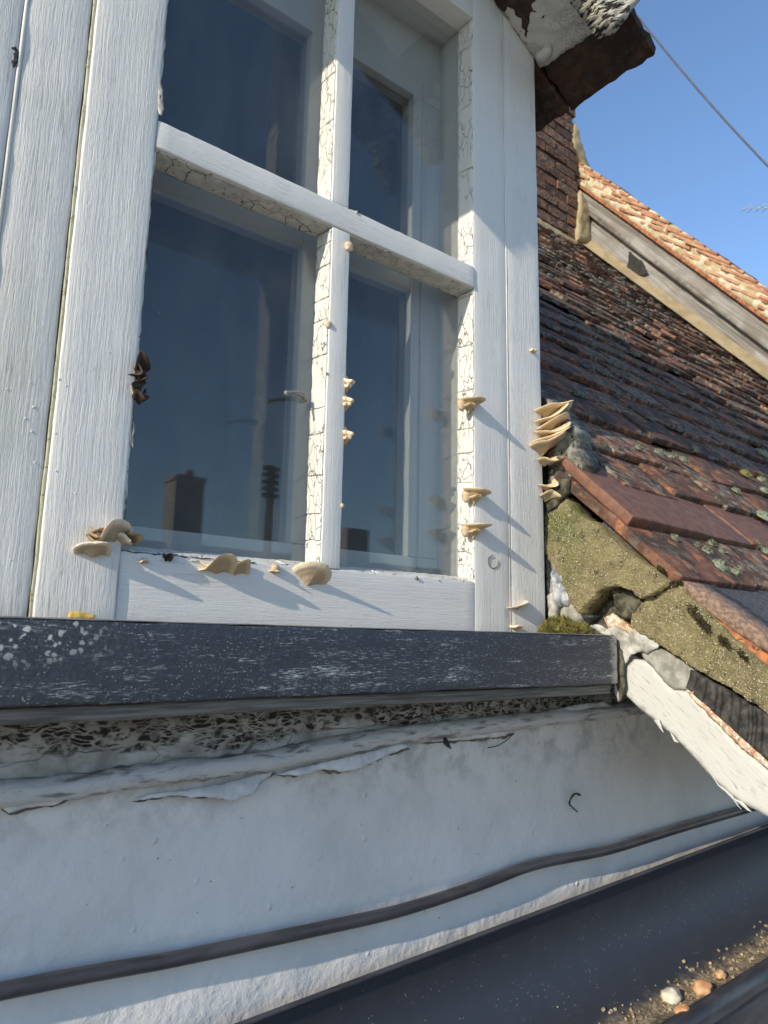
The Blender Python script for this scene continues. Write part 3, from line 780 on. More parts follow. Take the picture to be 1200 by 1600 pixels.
def pebble(name, c, r, mat, seed, sq=(1, 1, .7)):
    bm = bmesh.new(); bmesh.ops.create_icosphere(bm, subdivisions=3, radius=1.0)
    vs = []
    for vt in bm.verts:
        p = vt.co.copy(); k = 1 + .35 * mn.noise(p * 1.3 + Vector((seed, 0, 0))) + .12 * mn.noise(p * 4 + Vector((0, seed, 0)))
        vs.append(Vector((p.x * sq[0], p.y * sq[1], p.z * sq[2])) * r * k + Vector(c))
    fs = [[q.index for q in fc.verts] for fc in bm.faces]; bm.free()
    return mesh_obj(name, vs, fs, mat, origin=Vector(c))
def gutter_pos(px, py):
    """where the sight line meets the inner side of the channel"""
    d = ray(px, py).normalized(); t = .2
    while t < 3:
        p = CAM + d * t; y0, z0 = gcl(p.x); dd = Vector((0, -math.cos(til), -math.sin(til))); c = Vector((p.x, y0, z0)) + dd * Rg
        if p.z < z0 + .02 and (p - c).dot(Vector((0, math.sin(til), -math.cos(til)))) > 0 and (p - c).length > Rg - .002: return p
        t += .002
    return p
for i, (px, py, r, mt, lb) in enumerate([(1048, 1560, .0085, 'paleston', 'pale cream pebble in the gutter, left of the orange pebble'), (1096, 1548, .0090, 'stone', 'largest orange pebble in the gutter silt'),
      (1066, 1584, .0062, 'stone', 'orange brick crumb nearest the front rim of the gutter'), (1124, 1526, .0055, 'stone', 'small orange pebble right of the largest one in the gutter')]):
    tag(pebble('pebble', gutter_pos(px, py) + Vector((0, -.002, .004)), r * 1.5, mt, i * 3 + 1, (1.2, .9, .7)), lb, 'pebble', 'pebbles in the gutter')
# fine grit
parts = []
for i in range(420):
    x = rg.uniform(.7, 1.7); a = math.pi * rg.gauss(.63, .06); c = gpt(x, a, Rg - .001); r = rg.uniform(.0006, .0022)
    vs, fs = bx((-r, -r, -r), (r, r * .8, r * .7)); m3 = Matrix.Rotation(rg.uniform(0, 6), 3, Vector((rg.random(), rg.random(), rg.random() + .1)).normalized())
    parts.append(([m3 @ q + c for q in vs], fs))
o = mesh_obj('grit', *join(parts), 'rotgrit', False); tag(o, kind='stuff')

# ================================================================== main tiled roof to the right
P49 = rad(49); O0 = Vector((.877, -.134, .168)); SD = Vector((0, math.cos(P49), math.sin(P49))); ND = Vector((0, -math.sin(P49), math.cos(P49)))
XG = 4.1; GA = .11
RF = thing('tiled_roof', (1.6, .2, .3), 'old clay plain tile roof with moss and lichen right of the dormer', 'roof')
def rpart(name, vf, mat, label=None, kind=None, smooth=True): return part(name, vf, mat, RF, smooth, label, kind)
def rp(x, s, h=0.0): return Vector((x, O0.y, O0.z)) + SD * s + ND * h
rpart('roof_deck', join([([rp(.90, -.35, -.05), rp(XG + .1, -.35, -.05), rp(XG + .1, 3.9, -.05), rp(.90, 3.9, -.05), rp(.90, -.35, -.09), rp(XG + .1, -.35, -.09), rp(XG + .1, 3.9, -.09), rp(.90, 3.9, -.09)],
      [[0, 1, 2, 3], [4, 7, 6, 5], [0, 4, 5, 1], [1, 5, 6, 2], [2, 6, 7, 3], [3, 7, 4, 0]])]), 'deck', smooth=False)
tu = P49 - math.asin(.030 / .265)                      # tiles lie flatter than the roof
UPD = Vector((0, math.cos(tu), math.sin(tu)))
cands = []
rg = random.Random(12)
for k in range(-3, 34):
    off = (k % 2) * .0825 + rg.uniform(-.01, .01)
    n = int((XG - .88) / .167) + 2
    for i in range(n):
        x = .8875 + .0825 + .168 * i - off
        if k in (-3, -2, -1, 0) and x < 1.42: continue       # the near verge tiles are built one by one below
        if x - .0825 < .868 and k > 0: 
            if x < .90: continue
            x = .868 + .0825 + .001
        if x + .0825 > XG: continue
        wob = .0050 + (.003 if k > 8 else 0)
        p = rp(x, k * GA + rg.uniform(-.011, .011), -.0135 + rg.uniform(-wob, wob))
        if p.y > 0 and x < DR + .07 and k > 2: p.x += .0
        if p.y > 2.16 and p.x > 3.2: continue                # chimney
        cands.append((p, k, i))
cands.sort(key=lambda c: (c[0] - CAM).length)
rest = []
for n, (p, k, i) in enumerate(cands):
    xd = Vector((1, rg.uniform(-.025, .025), rg.uniform(-.032, .032))); ud = UPD + Vector((rg.uniform(-.012, .012), 0, rg.uniform(-.02, .02)))
    xd = (xd - xd.dot(ud.normalized()) * ud.normalized())
    if n < 288: place_tile(tm_fine[rg.randrange(5)] if n < 110 else tm_mid[rg.randrange(6)], p, xd, ud, RF)
    else:
        x = xd.normalized(); y = ud.normalized(); z = x.cross(y); v, f = tile_simple(rg.randrange(1000))
        rest.append(([p + x * q.x + y * q.y + z * q.z for q in v], f))
rpart('tile_courses', join(rest), 'tile_far', kind='stuff', smooth=False)
# near verge tiles
def vtile(x0, w, s, h, mat, seed, label=None, l=.265, t=.0165, tilt=0.0, skew=0.0, rough=.0018):
    me = tile_mesh(seed, w, l, t, rough); me.materials.append(MAT[mat])
    xd = Vector((1, skew, tilt)); u = UPD.copy(); xd = xd - xd.dot(u) * u
    o = place_tile(me, rp(x0 + w / 2, s, h), xd, u, RF)
    if label: o['label'] = label
    return o
vtile(.877, .365, .0, -.012, 'tile_brown', 81, 'large smooth brown tile at the verge', t=.017, skew=.03, rough=.0010)
vtile(1.245, .18, .003, -.013, 'tile_brown', 82)
vtile(.874, .21, -.112, -.013, 'tile', 83, 'orange-edged tile under the large brown one', t=.016)
vtile(1.087, .17, -.108, -.014, 'tile', 84); vtile(1.26, .17, -.111, -.012, 'tile', 85)
vtile(.890, .30, -.222, -.016, 'tile_grey', 86, 'dark grey granular tile', t=.020); vtile(1.195, .25, -.220, -.014, 'tile_grey', 87)
vtile(.886, .20, -.332, -.016, 'tile', 88); vtile(1.09, .17, -.33, -.015, 'tile', 89); vtile(1.26, .17, -.33, -.015, 'tile', 90)
# undercloak slips under the verge
rg = random.Random(4)
for s0, s1, dz in ((-.235, -.15, -.040),):
    v = [rp(x, s, h) for h in (dz - .010, dz) for (x, s) in ((.868, s0), (.95, s0), (.95, s1), (.868, s1))]
    rpart('undercloak_slip', (v, [[0, 3, 2, 1], [4, 5, 6, 7], [0, 1, 5, 4], [1, 2, 6, 5], [2, 3, 7, 6], [3, 0, 4, 7]]), 'tile_orange', smooth=False)

XV = .877
def xplate(name, pix, X, depth, mat, seed, step=.005, edge=.006, amp=.003, fr=45, jag=.0015, bulge=.0, lean=.0, label=None, parent=None):
    P = [onX(px, py, X) for px, py in pix]; zt = max(p.z for p in P)
    fn = (lambda q: Vector((q.x - lean * (zt - q.z), q.y, q.z))) if lean else None
    return part(name, plate(P, (-1, 0, 0), depth, step, edge, amp, fr, seed, jag, bulge, fn), mat, parent or RF, True, label)
# mortar bedding at the verge
xplate('mortar', [(853, 800), (862, 782), (882, 776), (897, 800), (935, 822), (985, 862), (1030, 893), (1052, 908), (1040, 924), (1012, 936), (1000, 925), (975, 915), (950, 920), (928, 944), (917, 960), (903, 942), (885, 905), (868, 882), (855, 858)],
       .872, .05, 'mortar', 3, .0026, .0018, .0034, 95, .0022, .0, .12, label='yellow-green lichened block of mortar')
xplate('mortar', [(1004, 940), (1018, 930), (1040, 918), (1056, 912), (1082, 938), (1108, 962), (1140, 990), (1172, 1018), (1225, 1060), (1225, 1128), (1150, 1078), (1088, 1043), (1040, 1012), (984, 979), (990, 960)],
       .868, .05, 'mortar', 4, .0026, .0018, .0034, 95, .0022, .0, .06, label='long sloping slab of mortar over the bargeboard')
xplate('mortar', [(952, 921), (965, 915), (985, 924), (1003, 937), (988, 966), (974, 971), (960, 950)], .878, .04, 'mortar_dark', 5, .004, .006, .004, 60, .002, .003)
xplate('tile_slip', [(1100, 958), (1125, 972), (1165, 1000), (1235, 1048), (1235, 1072), (1172, 1024), (1140, 996)], .8725, .05, 'tile_orange', 33, .004, .002, .0015, 60, label='thin reddish slip between mortar and grey tile')
xplate('tile_slip', [(1050, 902), (1078, 912), (1130, 945), (1235, 1022), (1235, 1046), (1165, 998), (1122, 970), (1080, 936)], .8745, .06, 'tile_pink', 34, .004, .003, .0025, 60, label='granular pinkish tile edge')
xplate('mortar_back', [(846, 640), (875, 640), (890, 760), (900, 860), (903, 900), (960, 890), (1040, 900), (1225, 1020), (1225, 1150), (1060, 1060), (1000, 1030), (905, 990), (846, 985)], .900, .03, 'mortar_dark', 15, .01, .006, .004)
xplate('mortar', [(998, 1015), (1012, 1006), (1045, 1020), (1088, 1045), (1078, 1060), (1074, 1078), (1052, 1080), (1034, 1066), (1022, 1048), (1004, 1030)], .872, .03, 'cement', 7, .004, .005, .002, 60)
# charred timber strip, split across
rgs = random.Random(17); cuts = [0.0]
while cuts[-1] < 1: cuts.append(cuts[-1] + rgs.uniform(.03, .105))
for i in range(len(cuts) - 1):                             # charred strip, split across into uneven blocks
    def lerp2(a, b, t): return (a[0] + (b[0] - a[0]) * t, a[1] + (b[1] - a[1]) * t)
    t0, t1 = cuts[i], cuts[i + 1] - .004
    up0, up1 = (1078, 1046), (1240, 1140); lo0, lo1 = (1070, 1074), (1240, 1226)
    a, b = lerp2(up0, up1, t0), lerp2(up0, up1, t1); c, d_ = lerp2(lo0, lo1, t1), lerp2(lo0, lo1, t0)
    mx0, mx1 = lerp2(a, d_, .5), lerp2(b, c, .5); X_ = .868 + rgs.uniform(-.0012, .0012)
    P = [onX(q[0], q[1], X_) for q in (a, b, (mx1[0] + 2.2, mx1[1] - 1.5), c, d_, (mx0[0] + 2.2, mx0[1] - 1.5))]
    rpart('split_block', plate(P, (-1, 0, 0), .03, .0025, .0022, .0016, 120, i, .0004, .002), 'darkwood')
xplate('rotten_edge', [(1070, 1078), (1082, 1080), (1120, 1118), (1165, 1158), (1225, 1212), (1225, 1225), (1190, 1196), (1160, 1172), (1110, 1122), (1085, 1098)], .869, .03, 'orangewood', 8, .003, .003, .002, 90)
# white bargeboard with a splintered lower edge
MAT['barge'] = None
def barge_mat():
    m = M('bargeboard_paint', .5, .35)
    # grain runs down the board (its own slope)
    v = m.map((300, 1, 1), rot=(rad(-43), 0, 0)); v2 = m.map((1, 14, 420), v=v)
    n = m.noise(1, 4, .6, v2, .4); sp = m.ramp(m.noise(1, 2, .5, m.map((1, 45, 700), v=v)), .66, .72)
    c = m.mix(m.math('MULTIPLY', sp, .5), (.50, .485, .44), (.25, .22, .17))
    m.col(c); m.bump(m.math('SUBTRACT', n, sp), .0009, .8); return m.m
MAT['barge'] = barge_mat()
xplate('bargeboard', [(974, 1045), (990, 1030), (1012, 1032), (1028, 1052), (1050, 1078), (1076, 1080), (1112, 1118), (1160, 1170), (1188, 1193), (1225, 1222), (1225, 1290), (1192, 1272), (1184, 1268), (1168, 1260), (1150, 1250), (1118, 1222), (1078, 1178), (1050, 1148), (1020, 1125), (990, 1100), (976, 1085)],
       .874, .022, 'barge', 9, .005, .0025, .0008, 25, .0008, label='white bargeboard with splintered lower edge')
for i, q in enumerate([((1112, 1216), (1150, 1256), (1158, 1264), (1140, 1240)), ((1046, 1144), (1060, 1160), (1052, 1158)), ((1020, 1124), (1036, 1146), (1030, 1126)), ((1136, 1240), (1168, 1268), (1174, 1270), (1160, 1254))]):
    xplate('splinter', q, .868, .002, 'barge', 20 + i, .002, .0005, .0005)
# torn white flashing between sill end and bargeboard
xplate('torn_flashing', [(918, 978), (932, 974), (948, 984), (962, 978), (985, 990), (1004, 966), (1008, 975), (1000, 985), (1022, 1002), (1030, 1008), (1010, 1022), (1004, 1018), (985, 1022), (974, 1040), (968, 1060), (972, 1085), (966, 1098), (960, 1080), (962, 1050), (966, 1020), (958, 1000), (940, 990)],
       .866, .003, 'torn', 10, .003, .001, .005, 50, .002, parent=RF)
xplate('flashing_strip', [(956, 988), (964, 1000), (972, 1030), (975, 1075), (968, 1096), (962, 1070), (955, 1020)], .862, .004, 'mortar_dark', 12, .003, .002, .002)
xplate('rotten_edge', [(942, 965), (955, 958), (975, 972), (990, 985), (985, 1000), (968, 992), (950, 984)], .880, .01, 'orangewood', 11, .003, .003, .003)
# fillet of cement and smeared filler between board and roof
xplate('fillet', [(850, 618), (866, 634), (882, 652), (892, 672), (896, 698), (908, 722), (900, 736), (882, 748), (872, 768), (862, 780), (851, 790)], .872, .04, 'dirtycement', 13, .003, .005, .009, 75, .003, .001, -.05)
xplate('fillet', [(852, 860), (866, 882), (884, 905), (902, 942), (918, 962), (905, 975), (880, 972), (852, 962)], .872, .03, 'cement', 14, .004, .006, .006, 60, .002, .0, .0)
xplate('filler_lump', [(858, 892), (870, 885), (882, 895), (890, 915), (893, 938), (884, 948), (870, 950), (860, 935)], .862, .012, 'lead', 16, .003, .008, .007, 70, .002, .004)
xplate('filler_lump', [(853, 930), (862, 925), (868, 950), (866, 968), (856, 966)], .858, .008, 'torn', 17, .003, .003, .003, 70, .002, .0)
xplate('dirt_seam', [(852, 778), (872, 745), (886, 748), (884, 768), (868, 790), (853, 800)], .862, .01, 'mortar_dark', 18, .003, .004, .004, 70)

# sand and grit standing out of the mortar faces, and dark pits
parts = []; rg = random.Random(19)
for o in [o for o in RF.children if o.name.split('.')[0] == 'mortar' and o.data.materials[0] == MAT['mortar']]:
    base_ = WL[RF.name] + o.location
    for p in o.data.polygons:
        if p.normal.x > -.3 or len(p.vertices) > 4: continue
        if rg.random() < .34:
            c = p.center + p.normal * .0001; r = rg.choice((.0005, .0006, .0008, .0008, .0013)) * rg.uniform(.7, 1.2)
            m3 = Matrix.Rotation(rg.uniform(0, 6), 3, Vector((rg.random(), rg.random(), rg.random() + .1)).normalized())
            vs = [c + m3 @ Vector(q) * r for q in ((1, 0, 0), (-1, 0, 0), (0, 1, 0), (0, -1, 0), (0, 0, 1), (0, 0, -1))]
            parts.append((vs, [[0, 2, 4], [2, 1, 4], [1, 3, 4], [3, 0, 4], [2, 0, 5], [1, 2, 5], [3, 1, 5], [0, 3, 5]]))
MAT['mortar_grit'] = simple('mortar_sand', (.30, .26, .15), (.58, .52, .36), 300, .9, .0003, spots=((.08, .07, .05), .56))
rpart('mortar_grit', join(parts), 'mortar_grit', kind='stuff', smooth=False)

# ---- fuzzy moss cushions
def cushion(name, c, N, rx, ry, rz, n, mat, seed, blade=.0035, w=.0009, xdir=Vector((1, 0, 0)), origin=True):
    rg = random.Random(seed); N = Vector(N).normalized(); U = (xdir - xdir.dot(N) * N).normalized(); Vv = N.cross(U)
    V, Fc = [], []
    nu, nv = 12, 5                                         # body
    for j in range(nv + 1):
        ph = (math.pi / 2) * j / nv
        for i in range(nu):
            th = 2 * math.pi * i / nu; k = 1 + .55 * mn.noise(Vector((math.cos(th) * 1.9, math.sin(th) * 1.9, seed + j * .5)))
            V.append(U * math.cos(th) * math.cos(ph) * rx * k + Vv * math.sin(th) * math.cos(ph) * ry * k + N * (math.sin(ph) * rz * k - .001))
    for j in range(nv):
        for i in range(nu): Fc.append([j * nu + i, j * nu + (i + 1) % nu, (j + 1) * nu + (i + 1) % nu, (j + 1) * nu + i])
    for _ in range(n):
        th = rg.uniform(0, 2 * math.pi); ph = math.asin(rg.uniform(0, 1)); k = 1 + .55 * mn.noise(Vector((math.cos(th) * 1.9, math.sin(th) * 1.9, seed + ph * 1.6)))
        p = U * math.cos(th) * math.cos(ph) * rx * k + Vv * math.sin(th) * math.cos(ph) * ry * k + N * math.sin(ph) * rz * k
        d = (p / max(rx, 1e-4) + N * .6 + Vector((rg.uniform(-.5, .5), rg.uniform(-.5, .5), rg.uniform(-.5, .5)))).normalized()
        s = d.cross(Vector((rg.random() - .5, rg.random() - .5, rg.random() - .5))).normalized() * w; b = blade * rg.uniform(.6, 1.2)
        i0 = len(V); V += [p * .96 - s, p * .96 + s, p + d * b]; Fc.append([i0, i0 + 1, i0 + 2])
    c = Vector(c)
    return mesh_obj(name, [q + c for q in V], Fc, mat, origin=c)
RPn, RPp = ND, O0
def on_roof(px, py, h=0.0): return onP(px, py, O0 + ND * h, ND)
mossies = [(1122, 882, 26, 15, 'largest grey-green moss cushion on the orange tile below the brown one'), (1145, 893, 18, 14, 'moss cushion touching the right side of the largest one'),
  (1103, 858, 15, 8, 'small moss cushion just above the largest one'), (1112, 847, 11, 6, 'topmost small moss dot above the largest moss cushion'), (1055, 839, 13, 6, 'flat moss patch just under the edge of the large brown tile'),
  (1089, 850, 9, 5, 'tiny moss dot left of the small cushions'), (1128, 858, 12, 5, 'flattened pale moss right of the small cushions'), (1178, 848, 18, 8, 'moss cushion near the right picture edge below the brown tile'),
  (1195, 858, 14, 8, 'moss cushion cut by the right picture edge'), (1192, 803, 26, 10, 'long dark moss patch on the orange corner right of the brown tile'), (1150, 765, 12, 5, 'lone moss dot on the brown tile'),
  (1195, 765, 14, 6, 'moss patch at the picture edge above the brown tile'), (1030, 705, 14, 7, 'left one in the row of pale moss cushions two courses above the brown tile'), (1048, 711, 12, 6, 'second in the row of pale moss cushions two courses above'),
  (1067, 716, 13, 6, 'right one in the row of pale moss cushions two courses above'), (998, 698, 12, 6, 'dark moss cushion at the foot of the shaded tile left of the pale row'), (1165, 738, 16, 8, 'yellowish moss in the gap between two tiles near the right edge'),
  (1190, 748, 12, 6, 'grey moss right of the yellowish moss'), (1085, 700, 12, 9, 'tall tufted moss in the joint above the pale row'), (1190, 706, 20, 9, 'grey moss along the tile edge at the right')]
for i, (px, py, wx, hy, lb) in enumerate(mossies):
    h = -.004 if py > 826 else .002
    c = on_roof(px, py + hy * .4, h); dep = (c - CAM).length * .95
    rx = wx / F * dep * .62; o = cushion('moss_cushion', c, (ND + Vector((0, 0, .2))), rx, rx * .8, max(.003, hy / F * dep * .75), 260, 'moss_grey' if i != 16 else 'moss', i, .0022, .0006)
    tag(o, lb, 'moss', 'moss cushions on the roof')
# dark dried moss tucked under the tile tails and in the mortar seams
for i, (px, py, wx, X) in enumerate([(1035, 893, 16, .868), (1050, 915, 22, .866), (1085, 955, 26, .862), (1100, 975, 24, .862), (1130, 1000, 22, .860), (1160, 1022, 18, .860), (1020, 925, 16, .866)]):
    c = onX(px, py, X + .004); dep = (c - CAM).length; rx = wx / F * dep * .7
    o = cushion('moss_tuft', c, (-1, 0, .3), rx, rx * .32, rx * .16, 420, 'moss_dark', 50 + i, .0035, .0006, Vector((0, .66, .75 if i != 1 else -.2)))
    tag(o, 'dark dried moss in the verge mortar, %s' % ['at the lower corner of the orange tile', 'at the joint of the two mortar blocks', 'in the upper seam of the long mortar slab', 'in the middle seam of the long mortar slab', 'beside the thin reddish slip', 'lowest in the seam by the picture edge', 'above the dark mossy chunk'][i], 'moss', 'dried moss in the mortar')
for i, (px, py, wx) in enumerate([(1105, 905, 26), (1135, 912, 26), (1170, 908, 30), (1198, 912, 22)]):
    c = on_roof(px, py, -.018); o = cushion('moss_tuft', c, (0, -1, .3), wx / F * .55, .007, .006, 260, 'moss_dark', 70 + i, .0035, .0008)
    tag(o, 'dark tuft of dried moss under the tail of the orange tile, %s' % ['leftmost', 'second from left', 'third from left', 'by the picture edge'][i], 'moss', 'dried moss under the tile tails')
# mossy heap on the end of the sill
rgm = random.Random(8)
for i, (px, py, wx) in enumerate([(835, 981, 26), (858, 978, 34), (885, 982, 28)]):
    c = onY(px, py + 8, -.085 + .012 * i); c.z = .010; c.x = min(c.x, .85)
o = cushion('moss_cushion', Vector((.812, -.062, .0095)), (0, 0, 1), .040, .026, .021, 3600, 'moss', 91, .0045, .0007); tag(o, 'brown-green moss heap growing on the right end of the black sill', 'moss')
# lichen lumps on tile tails of the shaded courses: uncountable
parts = []; rg = random.Random(31)
for n in range(1500):
    k = rg.randrange(2, 33); x = rg.uniform(.95, XG - .1); r = rg.uniform(.004, .013) * (1 + .02 * k)
    if mn.noise(Vector((x * 2.3, k * .31, 0))) < -.12: continue
    c = rp(x, k * GA + rg.uniform(.0, .012), .001)
    vs, fs = [], []
    for j, (hh, rr) in enumerate(((-.3, 1.0), (.18, .75), (.26, .35))):
        for i in range(7):
            th = 2 * math.pi * i / 7; q = rr * r * rg.uniform(.6, 1.4)
            vs.append(c + Vector((math.cos(th) * q * 1.9, 0, 0)) + SD * math.sin(th) * q * .6 + ND * hh * r * rg.uniform(.5, 1.5))
    for j in range(2):
        for i in range(7): fs.append([j * 7 + i, j * 7 + (i + 1) % 7, (j + 1) * 7 + (i + 1) % 7, (j + 1) * 7 + i])
    fs.append([14 + i for i in range(7)]); parts.append((vs, fs))
o = mesh_obj('lichen', *join(parts), 'lichen'); tag(o, kind='stuff')
# roof on the far side of the dormer (left), the same slope, plain
rest = []; rg = random.Random(77)
for k in range(3, 32):
    for i in range(9):
        p = rp(-.12 - .167 * i - (k % 2) * .08, k * GA, -.0135 + rg.uniform(-.003, .003)); v, f = tile_simple(rg.randrange(1000))
        x = Vector((1, 0, 0)); z = x.cross(UPD); rest.append(([p + x * q.x + UPD * q.y + z * q.z for q in v], f))
RL = thing('tiled_roof', (-.8, .4, .5), 'clay tile roof slope on the left side of the dormer', 'roof')
part('tile_courses', join(rest), 'tile_far', RL, False, kind='stuff')

# ================================================================== neighbouring higher gable
NG = thing('neighbouring_gable', (4.4, 1.5, -3.4), 'higher gable beyond the roof with silvered bargeboard and mortared tile verge', 'gable')
def npart(name, vf, mat, label=None, smooth=True, kind=None): return part(name, vf, mat, NG, smooth, label, kind)
A0 = Vector((XG, 2.34, 3.50)); dn = Vector((0, 1.238 - 2.34, 2.154 - 3.5)).normalized(); nu = Vector((0, dn.z, -dn.y)); nu = nu if nu.z > 0 else -nu
def gp(t, n, x=XG): p = A0 + dn * t + nu * n; return Vector((x, p.y, p.z))
npart('wall', plate([gp(-.3, -.05, XG + .03), gp(4.2, -.05, XG + .03), gp(4.2, -2.2, XG + .03), gp(-.3, -2.2, XG + .03)], (-1, 0, 0), .2, .12, .01, .008, 6, 1, .0), 'farboard')
npart('bargeboard', plate([gp(-.15, -.004, XG - .02), gp(4, -.004, XG - .02), gp(4, -.12, XG - .02), gp(-.15, -.12, XG - .02)], (-1, 0, 0), .03, .03, .004, .004, 12, 2, .002), 'farboard', label='silvered grey bargeboard')
npart('lower_board', plate([gp(.04, -.155, XG + .01), gp(4, -.155, XG + .01), gp(4, -.27, XG + .01), gp(.04, -.27, XG + .01)], (-1, 0, 0), .03, .03, .004, .006, 12, 3, .005), 'farboard')
npart('hole', plate([gp(.93, -.15, XG - .004), gp(1.08, -.15, XG - .004), gp(1.20, -.19, XG - .004), gp(1.13, -.25, XG - .004), gp(1.02, -.27, XG - .004), gp(.98, -.20, XG - .004)], (-1, 0, 0), .003, .02, .003, .006, 20, 5, .006), 'deck', label='ragged dark hole under the bargeboard')
# buff fillet where the lower roof meets the gable
P = []
V, Fc = [], []; n = 60
for i in range(n + 1):
    s = .6 + 3.3 * i / n
    w = .10 + .012 * mn.noise(Vector((s * 6, 0, 0)))
    V += [rp(XG - .10 - .02 * mn.noise(Vector((s * 9, 1, 0))), s, .012), rp(XG - .05, s, .02 + .01 * mn.noise(Vector((s * 12, 5, 0)))), rp(XG + .005, s, .045 + w * .15), rp(XG + .06, s, .05 + w * .15)]
for i in range(n):
    for j in range(3): a = i * 4 + j; Fc.append([a, a + 1, a + 5, a + 4])
npart('mortar_fillet', (V, Fc), 'buff', label='buff mortar fillet along the roof junction')
npart('verge_mortar', plate([gp(-.12, .004, XG - .052), gp(4, .004, XG - .052), gp(4, .135, XG - .052), gp(-.02, .135, XG - .052)], (-1, 0, 0), .08, .018, .02, .022, 18, 6, .004), 'verge_mortar')
rg = random.Random(6)
t = -.15
while t < 3.9:
    L = rg.uniform(.22, .28)
    for q in (0,):
        v = [gp(t, -.006, x) for x in (XG - .055, XG + .1)] + [gp(t + L, -.006, x) for x in (XG + .1, XG - .055)] + [gp(t, .012, x) for x in (XG - .055, XG + .1)] + [gp(t + L, .012, x) for x in (XG + .1, XG - .055)]
        npart('undercloak_tile', (v, [[0, 1, 2, 3], [4, 7, 6, 5], [0, 4, 5, 1], [1, 5, 6, 2], [2, 6, 7, 3], [3, 7, 4, 0]]), 'tile_orange', smooth=False)
    t += L + .004
tm_verge = []
for m_ in tm_mid:
    c_ = m_.copy(); c_.materials.clear(); c_.materials.append(MAT['far_verge']); tm_verge.append(c_)
# verge tiles, tails stepping down the skyline
k = 0; t = -.02
while t < 3.9:
    pit = rad(50.7 - 9); up = Vector((0, math.cos(pit), math.sin(pit)))
    for j, (nn, xo) in enumerate(((.122, -.064), (.066, -.060))):
        if j and k % 2: continue
        p = gp(t + .03 * j, nn + rg.uniform(-.006, .006), XG + xo + .0825 + rg.uniform(-.006, .006))
        place_tile(tm_verge[rg.randrange(6)], p, Vector((1, 0, 0)), up, NG)
    t += .115; k += 1
for i in range(1, 4):                                        # roof surface beyond the verge
    pass
v = [gp(-.3, .10, XG + .02), gp(4, .10, XG + .02), gp(4, .10, XG + 4), gp(-.3, .10, XG + 4), gp(-.3, .06, XG + .02), gp(4, .06, XG + .02), gp(4, .06, XG + 4), gp(-.3, .06, XG + 4)]
npart('roof_slope', (v, [[0, 1, 2, 3], [4, 7, 6, 5], [0, 4, 5, 1], [1, 5, 6, 2], [2, 6, 7, 3], [3, 7, 4, 0]]), 'tile_far', smooth=False)

# ================================================================== chimney
CH = thing('chimney', (3.55, 2.4, 2.4), 'weathered red brick chimney stack rising behind the dormer', 'chimney')
cx0, cx1, cy0, cy1, cz0, cz1 = 2.95, 3.985, 2.2, 2.75, 2.5, 4.6
part('core', bx((cx0 + .01, cy0 + .012, cz0), (cx1 - .01, cy1, cz1)), 'joint', CH, False)
bms = []
for i in range(6):
    v, f = tile_simple(i + 300, .215, .065, .10); me = bpy.data.meshes.new('brick'); me.from_pydata([tuple(p) for p in v], [], f); me.materials.append(MAT['brick']); me.update(); bms.append(me)
rg = random.Random(2); row = 0; z = cz0
while z < cz1:
    x = cx0 - (.11 if row % 2 else 0)
    while x < cx1 - .03:
        w = .215
        if x + w > cx1: w = cx1 - x
        if x < cx0: w = w - (cx0 - x); x = cx0
        if w > .04:
            o = place_tile(bms[rg.randrange(6)], (x + w / 2, cy0 + .095 + rg.uniform(-.008, .006), z), (1, 0, 0), (0, 0, 1), CH, 'brick')
            o.matrix_basis = o.matrix_basis @ Matrix.Diagonal((w / .215 * rg.uniform(.96, 1.0), 1, 1, 1)); 
        x += w + .012
    z += .077; row += 1
part('flaunching', plate([(3.93, 2.19, 3.60), (3.99, 2.19, 3.58), (4.10, 2.19, 3.50), (4.16, 2.19, 3.55), (4.06, 2.19, 3.72), (4.0, 2.19, 3.86), (3.96, 2.19, 3.80)], (0, -1, 0), .15, .02, .02, .01, 20, 3, .004), 'buff', CH)
part('flaunching', plate([(3.93, 2.17, 2.84), (4.11, 2.17, 2.90), (4.11, 2.17, 3.2), (4.0, 2.17, 3.28), (3.97, 2.17, 3.1)], (0, -1, 0), .1, .02, .02, .012, 20, 4, .006), 'buff', CH)
part('lead_apron', plate([(2.9, 2.16, 2.70), (3.95, 2.16, 2.70), (3.95, 2.16, 2.84), (2.9, 2.16, 2.86)], (0, -1, 0), .05, .03, .02, .01, 12, 5, .008), 'buff', CH)

# ================================================================== overhead wire and aerial
pA = CAM + ray(985, 0).normalized() * 11; pB = CAM + ray(1260, 322).normalized() * 9.0
pA = CAM + ray(960, -20).normalized() * 11
o = mesh_obj('overhead_wire', *tube([pA.lerp(pB, i / 20) - Vector((0, 0, .10 * math.sin(math.pi * i / 20))) for i in range(21)], .011, 8), 'wire', origin=pA); tag(o, 'dark overhead telephone wire crossing the blue sky', 'wire')
ac = CAM + ray(1200, 325).normalized() * 16
AE = thing('aerial', ac, 'small silver television aerial at the right picture edge against the sky', 'aerial')
ax_ = (ray(1250, 322) - ray(1200, 324)).normalized()
p0 = CAM + ray(1160, 326).normalized() * 16; p1 = CAM + ray(1300, 321).normalized() * 16
part('boom', tube([p0, p1], .010, 8), 'metal', AE)
for i in range(12):
    c = p0.lerp(p1, (i + .5) / 12); part('element', tube([c + Vector((-.03, -.12, .02)), c + Vector((.03, .12, -.02))], .005, 6), 'metal', AE)
part('mast', tube([p1, p1 - Vector((0, 0, 6))], .02, 8), 'metal', AE)

